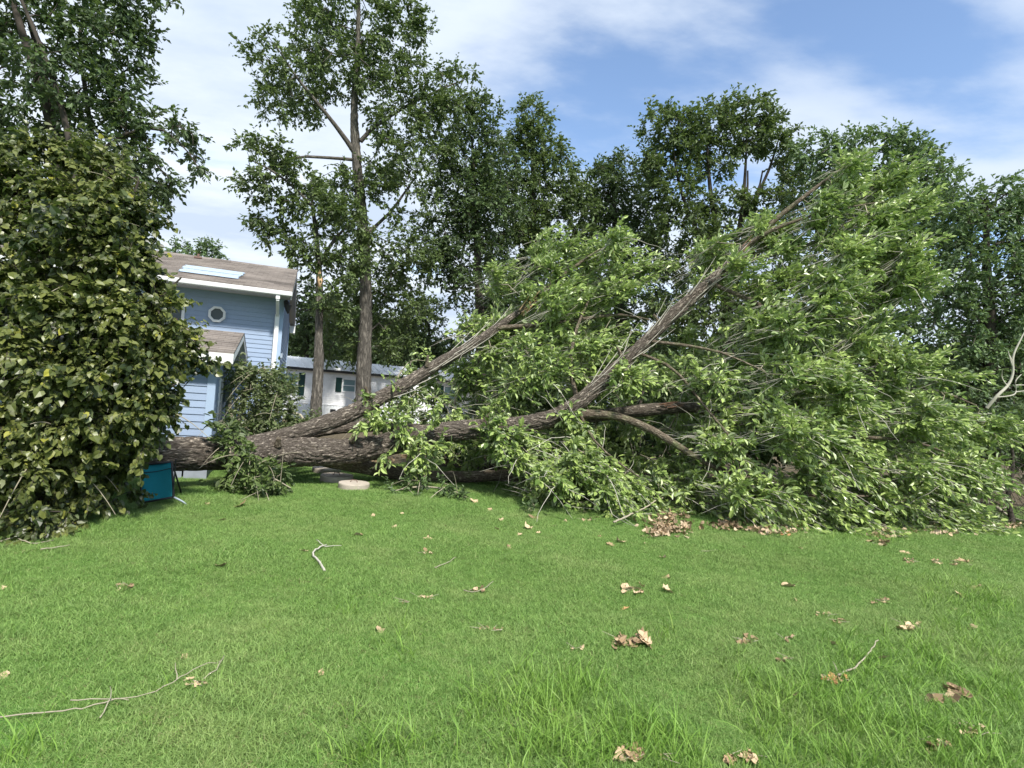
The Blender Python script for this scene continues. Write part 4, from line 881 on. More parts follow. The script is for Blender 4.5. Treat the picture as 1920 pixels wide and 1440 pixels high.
    for (px, py, Y, dx, dz, w) in ((520, 836, 10.6, .05, .16, .05), (660, 828, 11.3, .1, .12, .04), (905, 792, 11.6, .16, .2, .035), (690, 745, 11.8, -.05, .22, .035), (800, 688, 12.3, .02, .25, .03), (1165, 670, 11.8, -.12, .2, .03), (1235, 606, 11.9, -.14, .16, .028)):
        p = at(px, py, Y) - base; limb('branch_stub', np.array([p, p + np.array([dx * .5, -.05, dz * .6]), p + np.array([dx, -.08, dz])]), [w * 1.5, w, w * .8], R, M['bark_limb'], 14, .03, .008, int(px), 9)
    # torn wood where limbs split
    t = MB()
    for k in range(9):
        p = at(975, 588, 13.05) - base + rng.normal(0, .05, 3); t.tube([p, p + np.array([.28, -.1, .35]) * rng.uniform(.6, 1.5) + rng.normal(0, .06, 3)], [.016, .003], 5)
    t.build('split_wood', M['raw_wood'], R)
    t = MB()
    for k in range(7):
        p = at(1235 + k * 4, 758 + k * 1.5, 12.52) - base; t.tube([p + rng.normal(0, .02, 3), p + np.array([.3, -.05, .08]) + rng.normal(0, .03, 3)], [.012, .004], 5)
    t.build('split_wood', M['raw_red'], R)
    t = MB()
    for k in range(4):
        p = at(1395 + rng.uniform(-8, 10), 470 + rng.uniform(-10, 10), 12.1) - base; t.tube([p, p + np.array([.12, 0, .16]) * rng.uniform(.6, 2) + rng.normal(0, .03, 3)], [.012, .003], 5)
    t.build('split_wood', M['raw_red'], R)
def comb(sites, n, hd=(.82, -.12, .58), lo=(.78, -.50, .16), spr=.20, ln=(.7, 1.7)):
    """long thin whips laid over to one side by the fall, leaves along each"""
    tubes = []; P = []; A = []; Sz = []
    for i in range(n):
        c = sites[rng.integers(0, len(sites))]; hi = np.clip((c[2] - 1.6) / 2.2, 0, 1); Ln = rng.uniform(*ln)
        d = unit(hi * np.array(hd) + (1 - hi) * np.array(lo) + spr * rng.normal(size=3)); bend = (.10 + .26 * (1 - hi)) * Ln
        t = np.linspace(0, 1, 6)[:, None]; q = c - d * Ln * .45 + d * Ln * t - np.array([0, 0, 1.0]) * bend * t ** 2.2
        q[:, 2] = np.maximum(q[:, 2], .03 + .05 * rng.random()); tubes.append((q, np.array([.0022, .0062, .0066, .0054, .004, .002])))
        m = rng.integers(16, 30); u = rng.uniform(.3 if hi > .5 else .15, 1, m) ** .8; x = u * 5; k = np.minimum(x.astype(int), 4); f = (x - k)[:, None]
        p = q[k] * (1 - f) + q[k + 1] * f; tg = unit(q[k + 1] - q[k]); sd = unit(rng.normal(size=tg.shape)); P.append(p + sd * .02); A.append(unit(tg * 1.0 + sd * .65 + np.array([0, 0, -.12]))); Sz.append(rng.uniform(.09, .15, m))
    P = np.concatenate(P); A = np.concatenate(A); Sz = np.concatenate(Sz)
    return tubes, (P, A, unit(np.array([.1, -.35, 1.0]) + .55 * rng.normal(size=P.shape)), Sz)
def for_single(L, idx, mat_, parent, tmpl, per=5):
    """large leaves as objects of their own, parented to their tree (positions are relative to it)"""
    pos, ax, nm, size = L; mes = []
    for _ in range(per):
        T = tmpl[0].copy(); T[:, 2] *= rng.uniform(.6, 1.8); T[:, 0] *= rng.uniform(.85, 1.1)
        me = np_mesh('leaf', T, tmpl[1], False, {'rnd': ('FLOAT', np.full(len(T), rng.random()))}); me.materials.append(mat_); mes.append(me)
    for c, i in enumerate(idx):
        o = bpy.data.objects.new('leaf', mes[c % per]); COL.objects.link(o); o.parent = parent
        a = ax[i]; s = unit(np.cross(a, nm[i])); n = np.cross(s, a); k = float(size[i]) * 1.15
        o.matrix_basis = Matrix(((s[0] * k, a[0] * k, n[0] * k, pos[i][0]), (s[1] * k, a[1] * k, n[1] * k, pos[i][1]), (s[2] * k, a[2] * k, n[2] * k, pos[i][2]), (0, 0, 0, 1)))
build_fallen_tree()

# ================================================================== HEART LEAVED TREE, LEFT
def build_left_tree():
    base = gd(60, 985); base = np.array([at(60, 900, 7.6)[0], 7.6, 0])
    R = empty('heart_leaved_tree', base, 0, 'broad tree with large heart shaped leaves touching the lawn beside the house', 'tree')
    tk = [pth([(60, 940, 7.6), (70, 800, 7.6), (80, 650, 7.7), (90, 500, 7.8), (100, 350, 7.8)], [34, 30, 24, 16, 6]),
          pth([(66, 860, 7.6), (150, 720, 7.5), (230, 620, 7.5), (300, 560, 7.5), (340, 520, 7.5)], [18, 14, 10, 6, 3]),
          pth([(66, 880, 7.6), (0, 720, 7.5), (-60, 560, 7.5), (-90, 420, 7.5)], [18, 14, 10, 5]),
          pth([(70, 760, 7.6), (150, 600, 7.8), (220, 450, 8), (260, 340, 8)], [16, 12, 8, 4]),
          pth([(64, 900, 7.6), (160, 820, 7.3), (250, 760, 7.3), (330, 720, 7.4)], [12, 9, 7, 3])]
    tk[0][0][0][2] = -.05
    bl = [(20, 290, 60, 35, 7.8), (120, 275, 55, 26, 7.9), (185, 300, 45, 35, 7.9), (250, 340, 50, 40, 7.9), (295, 400, 40, 40, 7.8), (60, 350, 75, 45, 7.5), (160, 370, 70, 45, 7.5), (230, 420, 60, 45, 7.5), (300, 460, 40, 38, 7.6), (-60, 360, 70, 60, 7.6),
          (20, 440, 75, 50, 7.2), (120, 460, 75, 50, 7.1), (210, 500, 65, 45, 7.2), (285, 530, 45, 40, 7.4), (-80, 480, 70, 60, 7.4), (40, 550, 80, 50, 6.9), (140, 570, 75, 50, 6.9), (230, 600, 65, 45, 7.1), (300, 615, 40, 36, 7.4), (340, 600, 26, 14, 7.4), (-80, 620, 70, 70, 7.2),
          (350, 660, 34, 34, 7.5), (375, 690, 18, 22, 7.6), (300, 680, 50, 40, 7.3), (30, 660, 80, 50, 6.8), (130, 680, 75, 50, 6.8), (220, 700, 60, 45, 7), (290, 750, 50, 40, 7.3), (345, 735, 26, 28, 7.5), (-90, 760, 70, 70, 7), (30, 770, 80, 55, 6.7), (130, 790, 70, 50, 6.8), (220, 800, 55, 42, 7.1), (290, 800, 32, 28, 7.4),
          (20, 870, 70, 50, 6.6), (110, 880, 65, 45, 6.8), (190, 880, 45, 38, 7.2), (215, 850, 30, 30, 7.4), (-90, 900, 80, 60, 6.8), (20, 950, 60, 40, 6.5), (100, 950, 60, 35, 6.8), (170, 945, 42, 30, 7.2), (40, 985, 55, 22, 6.5), (110, 985, 40, 15, 6.8), (200, 655, 60, 40, 6.9), ]
    bl = [(a if a < 180 else a - 46 * min(1, (a - 180) / 80), b_ + (22 if b_ < 380 else 0), c, d, Y) for a, b_, c, d, Y in bl]
    sub = lambda p: (np.array([q - base for q in p[0]]), np.array(p[1])); tk = [sub(t) for t in tk]
    sites = np.concatenate([blob_sites([(a, b_, c, d, Y, .5, 1.0) for a, b_, c, d, Y in bl], 14, shell=.8, clump=4, sig=.1),
                            blob_sites([(60, 450, 120, 120, 8.3, .9), (60, 650, 160, 120, 8.1, 1), (60, 850, 150, 90, 8, .9), (200, 500, 90, 90, 8.3, .7), (200, 680, 90, 90, 8.0, .6), (180, 830, 90, 60, 7.9, .5), (40, 350, 120, 60, 8.2, .8), (150, 300, 90, 30, 8.2, .6)], 5)]) - base
    tr, br, sd = skeleton(tk, sites, .3, .12, .0045, .05, .4)
    V, F, K = wood_arrays(tr[:1], 16); link('trunk', np_mesh('trunk', V, F, True, {'bk': ('FLOAT_VECTOR', K)}), M['bark_grey'], R)
    V, F, K = wood_arrays(tr[1:] + br); link('branches', np_mesh('branches', V, F, True), M['bark_dark'], R, 'stuff')
    out = unit(sites - np.array([0, .6, 2.0])); sd = unit(sd + out * .9 + np.array([.1, -.25, 0]))
    L, (a, b_) = spray(sites, sd, 6, 9, (.1, .40), .075, .85, .25, .7)
    sh, L3 = comb(sites[sites[:, 1] < .3], 190, (.15, -.1, .7), (.15, -.5, .15), .6, (.3, .75)); L3 = (L3[0], unit(L3[1] + np.array([0, 0, -.3])), L3[2], L3[3] * .72)
    V, F, K = wood_arrays([(p, r * .8) for p, r in sh], 3); link('shoots', np_mesh('shoots', V, F, True), M['bark_twig'], R, 'stuff')
    nm = unit(L[2] + np.array([.15, -.25, .3]) + .5 * rng.normal(size=L[2].shape) + .25 * np.repeat(np.repeat(out, 6, 0), 9, 0)); ax = unit(L[1] + np.array([0, 0, -.45])); L = (L[0], ax, nm, L[3]); L = tuple(np.concatenate([x, y]) for x, y in zip(L, L3))
    ok = L[0][:, 2] > .03; L = tuple(x[ok] for x in L)
    wp = L[0] + base; dist = np.linalg.norm(wp - np.array([0, 0, EYE]), axis=1) / L[3]; dist[wp[:, 0] < -.93 * wp[:, 1]] = 1e9
    order = np.argsort(dist); one = order[:1500][::5]; rest = np.ones(len(dist), bool); rest[one] = False
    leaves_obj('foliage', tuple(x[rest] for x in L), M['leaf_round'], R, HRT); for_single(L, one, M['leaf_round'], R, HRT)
    V, F = stick_arrays(a, b_, .004, .002); link('twigs', np_mesh('twigs', V, F), M['bark_dark'], R, 'stuff')
    wh = []
    for i in range(45):
        p = sites[rng.integers(0, len(sites))].copy(); d = unit(np.array([.1, -.4, .1]) + .7 * rng.normal(size=3)); Ln = rng.uniform(.3, .7)
        q = np.array([p + d * Ln * t + np.array([0, 0, -.3 * t * t * Ln]) for t in np.linspace(0, 1, 6)]); q[:, 2] = np.maximum(q[:, 2], .02); wh.append((q, np.linspace(.009, .003, 6)))
    V, F, K = wood_arrays(wh, 5); link('bare_twigs', np_mesh('bare_twigs', V, F, True), M['bark_twig'], R, 'stuff')
build_left_tree()

# ================================================================== BRUSH AND LOOSE BRANCHES
def brush(name, label, cat, paths, blobs, leafm, dens, K, Mn, Lr, ls, tmpl=ELL, droop=.3, bark='bark_twig', rd=.35, spread=.8, kind_leaf='foliage', whips=0):
    base = np.array(paths[0][0][0], float); base[2] = max(0, gz(base[0], base[1])) if base[2] < .6 else base[2]
    R = empty(name, base, 0, label, cat); sub = lambda p: (np.array([q - base for q in p[0]]), np.array(p[1])); paths = [sub(p) for p in paths]
    sites = blob_sites([(a, b_, c, d, Y, rd) for a, b_, c, d, Y in blobs], dens, zmin=.04, shell=.8) - base
    tr, br, sd = skeleton(paths, sites, .3, .12, .004, 0, .45); wt = tr + br
    for i in range(whips):
        p = sites[rng.integers(0, len(sites))]; d = unit(rng.normal(size=3) + np.array([0, -.4, .1])); Ln = rng.uniform(.4, 1.2)
        wt.append((np.array([p + d * Ln * t - np.array([0, 0, .3 * t * t * Ln]) for t in np.linspace(0, 1, 6)]), np.linspace(.008, .003, 6)))
    V, F, Kk = wood_arrays(wt); V[:, 2] = np.maximum(V[:, 2], -base[2] + .0); link('branches', np_mesh('branches', V, F, True), M[bark], R, 'stuff')
    if K:
        L, _ = spray(sites, sd, K, Mn, Lr, ls, spread, droop); ok = L[0][:, 2] + base[2] > .02; L = tuple(x[ok] for x in L); leaves_obj(kind_leaf, L, M[leafm], R, tmpl)
    return R
brush('brush_heap', 'heap of torn leafy branches between blue house and slender tree', 'brush heap',
      [pth([(440, 850, 11.6), (450, 780, 11.9), (465, 720, 12.1), (490, 690, 12.2)], [14, 10, 7, 3]), pth([(450, 850, 11.6), (500, 790, 11.9), (550, 770, 12), (580, 800, 12)], [10, 8, 6, 3]), pth([(445, 840, 11.8), (430, 760, 12), (438, 710, 12.2)], [10, 7, 4])],
      [(462, 705, 18, 16, 12.1), (495, 700, 24, 16, 12), (520, 720, 22, 18, 12), (475, 745, 30, 26, 12), (525, 750, 30, 24, 11.9), (470, 790, 34, 28, 11.8), (530, 790, 34, 24, 11.7), (570, 800, 20, 16, 12), (490, 815, 40, 18, 11.6), (450, 700, 16, 14, 12.3)],
      'leaf_wilt', 13, 6, 9, (.15, .42), .095, DIA, .3, 'bark_twig', .5, whips=40)
brush('draped_branch', 'leafy branch draped over the log and hanging to the grass', 'branch',
      [pth([(440, 905, 9.9), (432, 860, 9.8), (425, 820, 9.9), (400, 795, 10.0)], [5, 6, 5, 2]), pth([(440, 900, 9.9), (480, 885, 9.8), (520, 900, 9.8), (545, 915, 9.8)], [5, 4, 3, 2])],
      [(430, 815, 22, 16, 9.85), (420, 790, 12, 12, 9.9), (440, 845, 24, 18, 9.75), (448, 880, 34, 18, 9.7), (430, 908, 28, 14, 9.7), (480, 905, 36, 16, 9.6), (525, 908, 30, 14, 9.8), (505, 885, 26, 14, 9.8), (460, 925, 34, 6, 9.6), (470, 860, 20, 14, 9.8)],
      'leaf_oak', 9, 5, 9, (.12, .36), .11, ELL, .35, rd=.3, whips=14)
brush('leafy_branch', 'low leafy branch lying on grass under the log beside the lids', 'branch',
      [pth([(730, 925, 11), (780, 912, 11.1), (840, 918, 11), (880, 935, 10.8)], [4, 4, 3, 2])],
      [(745, 915, 20, 8, 11), (785, 905, 26, 12, 11.1), (835, 915, 26, 10, 10.9), (870, 930, 20, 6, 10.7), (770, 928, 22, 4, 10.8)],
      'leaf_dark', 9, 5, 8, (.1, .3), .09, ELL, .2, rd=.3, whips=6)
brush('leafy_sprig', 'small dark leafy sprig on the grass before the crown', 'sprig',
      [pth([(975, 968, 10.2), (990, 958, 10.2), (1010, 965, 10.2)], [3, 3, 2])],
      [(990, 950, 15, 8, 10.1), (1003, 963, 12, 5, 10)], 'leaf_dark', 5, 4, 6, (.08, .2), .08, ELL, .3, rd=.15)
brush('fresh_sprig', 'bright green sprig leaning over the rear limb by trunks', 'sprig',
      [pth([(745, 770, 12.3), (742, 740, 12.3), (748, 700, 12.4), (765, 680, 12.5)], [4, 4, 3, 2])],
      [(760, 690, 26, 16, 12.4), (735, 715, 22, 16, 12.4), (790, 672, 22, 12, 12.6), (745, 745, 18, 16, 12.3)], 'leaf_fallen', 4, 4, 7, (.12, .32), .1, ELL, .3, rd=.3)
brush('twig_heap', 'brown heap of bare tangled twigs at the right end of the crown', 'brush heap',
      [pth([(1900, 985, 12.6), (1890, 930, 12.8), (1900, 870, 12.9), (1890, 800, 13)], [10, 8, 6, 3]), pth([(1930, 985, 12.5), (1940, 900, 12.7), (1920, 830, 12.9)], [8, 6, 4])],
      [(1900, 960, 40, 22, 12.4), (1890, 920, 34, 28, 12.6), (1930, 900, 45, 40, 12.7), (1900, 860, 34, 30, 12.8), (1985, 940, 45, 30, 12.4), (1905, 815, 26, 22, 13)], 'leaf_wilt', 4.5, 2, 3, (.15, .4), .09, DIA, .3, 'bark_dark', .7, whips=130)
brush('fern_bank', 'pale bushy undergrowth behind the log under the upper limb', 'bush',
      [pth([(850, 800, 15), (850, 770, 15), (855, 740, 15)], [6, 5, 3])],
      [(800, 790, 40, 12, 14.5), (860, 785, 40, 14, 14.8), (910, 780, 40, 22, 15), (960, 790, 40, 18, 15), (830, 750, 26, 14, 15), (700, 770, 26, 12, 16), (770, 760, 20, 12, 15.5)], 'leaf_wilt', 5, 6, 9, (.2, .5), .13, DIA, .3, 'bark_twig', .6, whips=30)

brush('undergrowth', 'dark tangled undergrowth seen through the gaps below the bent limb', 'bush',
      [pth([(1200, 800, 17), (1200, 760, 17), (1210, 720, 17)], [8, 6, 4])],
      [(x, y, 50, 26, 17 + (i % 3)) for i, (x, y) in enumerate([(930, 770), (1000, 760), (1070, 770), (1140, 760), (1210, 770), (1280, 760), (1350, 770), (1420, 770), (960, 720), (1040, 720), (1120, 710), (1200, 720), (1280, 710), (1360, 720), (1500, 770), (1600, 780), (1700, 790), (1800, 800), (1900, 800), (1450, 720), (1960, 780)])] + [(x, 808 + x * .012, 60, 22, 15.6) for x in range(880, 2000, 75)],
      'leaf_dark', 3.5, 7, 9, (.3, .8), .2, DIA, .2, 'bark_dark', 1.0, whips=30)

def build_dead_branch():
    base = at(1860, 770, 12.8); b0 = base.copy(); R = empty('dead_branch', b0, 0, 'pale leafless forked branch rising at right edge above the crown', 'branch')
    ps = [pth([(1850, 765, 12.8), (1870, 742, 12.7), (1890, 722, 12.7), (1899, 700, 12.7), (1900, 668, 12.7), (1912, 640, 12.7), (1925, 615, 12.7)], [9, 8, 7, 6, 5, 4, 2]),
          pth([(1900, 690, 12.7), (1896, 672, 12.7), (1891, 665, 12.7)], [4, 3, 2]), pth([(1901, 694, 12.7), (1895, 676, 12.7), (1890, 658, 12.7)], [4, 3, 2]), pth([(1893, 728, 12.7), (1882, 715, 12.7), (1878, 704, 12.7), (1880, 692, 12.6)], [4, 3, 3, 2]),
          pth([(1868, 745, 12.7), (1895, 742, 12.6), (1905, 735, 12.6), (1904, 715, 12.6), (1915, 702, 12.6)], [4, 4, 3, 3, 2]), pth([(1904, 722, 12.6), (1925, 722, 12.6)], [3, 2]), pth([(1904, 735, 12.6), (1928, 732, 12.6)], [3, 2])]
    V, F, K = wood_arrays([(resample(np.array(p) - b0, np.array(r) * .7, .06)) for p, r in ps], 7); link('branch', np_mesh('branch', V, F, True), M['bark_dead'], R)
build_dead_branch()

# ================================================================== CHAIR, LIDS
def build_chair():
    Y = 8.35; c = [at(266, 872, Y + .25), at(322, 866, Y + .32), at(326, 932, Y), at(264, 943, Y - .05)]
    base = np.array([(c[2][0] + c[3][0]) / 2, Y, 0]); R = empty('folding_chair', base, 0, 'overturned folding chair with teal fabric under the heart leaved tree', 'chair')
    c = [p - base for p in c]; teal = plain('teal_fabric', (.015, .26, .31), .7, .1, 40, .3)
    nx, ny = 10, 12; V = []; nrm = unit(np.cross(c[1] - c[0], c[3] - c[0]))
    for j in range(ny + 1):
        for i in range(nx + 1):
            u, v = i / nx, j / ny; p = (1 - v) * ((1 - u) * c[0] + u * c[1]) + v * ((1 - u) * c[3] + u * c[2]); sag = .035 * math.sin(math.pi * u) * (.6 + .4 * math.sin(math.pi * v)); V.append(p + nrm * (-sag) * np.sign(nrm[1]) * -1)
    F = [(j * (nx + 1) + i, j * (nx + 1) + i + 1, (j + 1) * (nx + 1) + i + 1, (j + 1) * (nx + 1) + i) for j in range(ny) for i in range(nx)]
    me = bpy.data.meshes.new('fabric'); me.from_pydata([tuple(v) for v in V], [], F); o = link('fabric', me, teal, R)
    for p in me.polygons: p.use_smooth = True
    md = o.modifiers.new('thick', 'SOLIDIFY'); md.thickness = .006
    for i in range(4): MB().tube([c[i], c[(i + 1) % 4]], .014, 10).build('frame_tube', M['dark'], R, smooth=True)
    s = MB(); a = c[0] * .8 + c[3] * .2; b_ = c[1] * .82 + c[2] * .18; s.tube([a + np.array([0, -.02, -.005]), (a + b_) / 2 + np.array([0, -.01, -.02]), b_ + np.array([0, -.02, 0])], .006, 6); s.build('strap', M['dark'], R)
    g1 = gd(356, 953) - base; g1[2] = .015
    MB().tube([c[2] + np.array([0, 0, 0]), (c[2] + g1) / 2 + np.array([0, 0, .015]), g1], .013, 10).build('leg', M['grey_metal'], R, smooth=True)
    g2 = gd(243, 962) - base; g2[2] = .015; MB().tube([c[3], g2], .013, 10).build('leg', M['dark'], R, smooth=True)
    MB().tube([c[0], c[0] + np.array([-.12, .45, -.55])], .013, 10).build('leg', M['dark'], R, smooth=True)
    MB().tube([c[1], c[1] + np.array([-.05, .45, -.6])], .013, 10).build('leg', M['dark'], R, smooth=True)
    g = MB(); p = c[2] * .95 + np.array([.005, -.02, .02]); g.tube([p + np.array([0, 0, .55]), p], .009, 8); g.build('arm_tube', M['dark'], R)
build_chair()
M['concrete'] = plain('concrete', (.42, .37, .31), .9, .15, 9, .6, dirt=(.25, .23, .17))
for (px, py, w, h, lab) in ((663, 913, 57, .13, 'frontmost round concrete lid on the lawn, fully lit'), (631, 897, 60, .12, 'middle round concrete lid, partly shaded by the log'), (612, 883, 52, .12, 'rearmost round concrete lid directly beneath the log')):
    p = gd(px, py + 3); r = w * p[1] / FPX / 2; o = empty('concrete_lid', (p[0], p[1], gz(p[0], p[1])), 0, lab, 'lid', 'round concrete lids in the lawn')
    n = 48; th = np.arange(n) * 2 * np.pi / n; mb = MB(); prof = [(r * .98, -.03), (r, .0), (r, h - .02), (r * .97, h), (r * .86, h + .004), (r * .3, h + .008)]; V = []; F = []
    for k, (rr, z) in enumerate(prof): V += [(rr * math.cos(t) * (1 + .006 * math.sin(5 * t)), rr * math.sin(t), z) for t in th]
    for k in range(len(prof) - 1): F += [(k * n + j, k * n + (j + 1) % n, (k + 1) * n + (j + 1) % n, (k + 1) * n + j) for j in range(n)]
    F.append(tuple((len(prof) - 1) * n + j for j in range(n))); mb.add(V, F); mb.build('slab', M['concrete'], o)
    s = MB(); s.tube([(-.07, -.02, h), (-.05, -.02, h + .05), (.05, -.02, h + .05), (.07, -.02, h)], .008, 6); s.build('lift_handle', M['pipe'], o, smooth=True)

# ================================================================== LEAVES AND TWIGS ON THE LAWN
def dry_leaf_mesh(seed):
    r = np.random.default_rng(seed); n = 18; V = [(0, 0, .0)]; th = np.linspace(0, 2 * np.pi, n, endpoint=False); curl = r.uniform(.4, 1.5); r0_ = r.uniform(.05, .26); nl = int(r.integers(3, 7)); tw = r.uniform(-.6, .6)
    for t in th:
        rad = .5 * (1 + r0_ * math.cos(nl * t + .4) + .10 * math.cos(9 * t + seed)) * (1 + .12 * r.normal()); x = rad * math.cos(t) * .75; y = rad * math.sin(t)
        V.append((x, y, curl * x * x * 1.6 + curl * .5 * y * y + tw * x * y + .03 * r.normal()))
    for t in th[::1]: pass
    F = [(0, 1 + i, 1 + (i + 1) % n) for i in range(n)]
    return np_mesh('dry_leaf', np.array(V) + np.array([0, 0, .04]), np.array(F), False, {'rnd': ('FLOAT', np.full(len(V), r.random()))})
DL = {k: [dry_leaf_mesh(i + 10 * j) for i in range(5)] for j, k in enumerate(('dry', 'dry_dark', 'dry_red'))}
for k, l in DL.items():
    for me in l: me.materials.append(M[k])
def leaf_on(name, px, py, wpx, mk, parent=None, off=(0, 0), lift=.012, base=None):
    p = gd(px + off[0], py + off[1]); p[2] = gz(p[0], p[1]) + lift; s = wpx * p[1] / FPX; o = bpy.data.objects.new(name, random.choice(DL[mk])); COL.objects.link(o)
    if parent: o.parent = parent; p = p - np.array(parent.location)
    o.location = [float(x) for x in p]; o.scale = (s, s, s * random.uniform(.45, .85)); o.rotation_euler = (random.uniform(-.5, .5) + (.35 if random.random() < .5 else 0), random.uniform(-.5, .5), random.uniform(0, 6.28)); return o
GR = 'dry leaves lying on the lawn'
singles = [(711, 1183, 18, 'dry', 'pale round leaf left of the two purple leaves'), (601, 1273, 14, 'dry', 'small pale leaf right of the long bare stick'), (346, 1240, 12, 'dry', 'tiny pale leaf uphill of the long stick'),
 (953, 1027, 12, 'dry', 'pale upright leaf in the middle lawn below the two leaf tufts'), (1490, 1307, 18, 'dry', 'pale oval leaf in tall grass left of the russet leaves'), (1213, 1358, 16, 'dry', 'pale folded leaf standing in the right tall grass clump'),
 (1037, 1335, 12, 'dry', 'thin pale leaf in the centre tall grass clump'), (1123, 1415, 14, 'dry', 'orange leaf at the foot of the frame in tall grass'), (1478, 1098, 26, 'dry', 'pale tan leaf pair on open lawn at right of centre'), (1496, 1128, 18, 'dry', 'narrow tan leaf just below the pale leaf pair'),
 (1250, 1108, 24, 'dry', 'curled tan leaf right of the chain of small leaves'), (1250, 1083, 16, 'dry_dark', 'small brown leaf above the curled tan leaf'), (1820, 1183, 20, 'dry', 'tan leaf by the right grass clumps beside the torn strip'), (1800, 1125, 28, 'dry', 'pale torn leaf near right edge of the lawn'),
 (1829, 1112, 22, 'dry', 'grey wispy leaf among the right grass clumps'), (1652, 1244, 30, 'dry', 'crumpled tan leaf at the tip of the curved grey twig'), (1562, 1216, 15, 'dry', 'small flat leaf above the russet leaves'), (1696, 1042, 16, 'dry', 'thin straw coloured leaf below the litter strip'),
 (1863, 1050, 10, 'dry', 'tiny yellow leaf near the far right lawn'), (1602, 1075, 8, 'dry', 'tiny yellow leaf on bare lawn right of centre'), (414, 1070, 22, 'dry_dark', 'brown spiky leaf below the shade of the left tree'), (417, 981, 16, 'dry', 'thin pale leaf on the lawn right of the teal chair'),
 (388, 953, 8, 'dry', 'round yellow leaf nearest the teal chair'), (449, 955, 28, 'dry', 'crumpled whitish leaf in front of the draped branch'), (5, 1104, 10, 'dry', 'pale leaf at the left edge of the lawn'), (10, 1268, 18, 'dry', 'tan leaf at left edge above the long stick'),
 (616, 1086, 12, 'dry', 'pale leaf just below the forked white twig'), (569, 1038, 14, 'dry', 'orange leaf touching the forked white twig'), (672, 1003, 18, 'dry', 'tan leaf on the lawn under the concrete lids'), (803, 1010, 16, 'dry', 'tan leaf above the spread leaf cluster'),
 (932, 991, 10, 'dry', 'small leaf left of the pale upright leaf'), (889, 945, 18, 'dry', 'pale leaf in front of the lying branch'), (989, 990, 20, 'dry', 'tan leaf in the shade edge of the crown'), (1003, 970, 22, 'dry_dark', 'brown leaf beside the dark leafy sprig'), (1162, 1016, 20, 'dry', 'tan leaf left of the leaf heap'),
 (1142, 1023, 14, 'dry_dark', 'brown leaf beside the tan leaf left of the leaf heap'), (1172, 1140, 14, 'dry_red', 'small rust coloured leaf below the leaf chain'), (1790, 1150, 12, 'dry', 'dull straw leaf beneath the pale torn leaf'), (1415, 1085, 10, 'dry', 'tiny pale leaf above left of the pale leaf pair')]
for px, py, w, mk, lab in singles: tag(leaf_on('dry_leaf', px, py, w * 1.15, mk), lab, 'leaf', GR)
far = [(1097, 960), (1060, 975), (918, 958), (862, 968), (754, 962), (1125, 1005), (1210, 1018), (1090, 1000), (975, 1003), (1010, 1000), (835, 985), (740, 985), (700, 965), (1350, 1035), (1395, 1030), (1245, 1045), (1120, 968), (1040, 985), (1500, 1035), (1720, 1000), (1850, 1005), (1770, 995), (1302, 1022), (940, 975)]
for px, py in far: tag(leaf_on('dry_leaf', px, py, random.uniform(8, 13), 'dry'), 'small tan leaf scattered on the upper lawn near the fallen crown', 'leaf', 'small leaves scattered on the upper lawn')
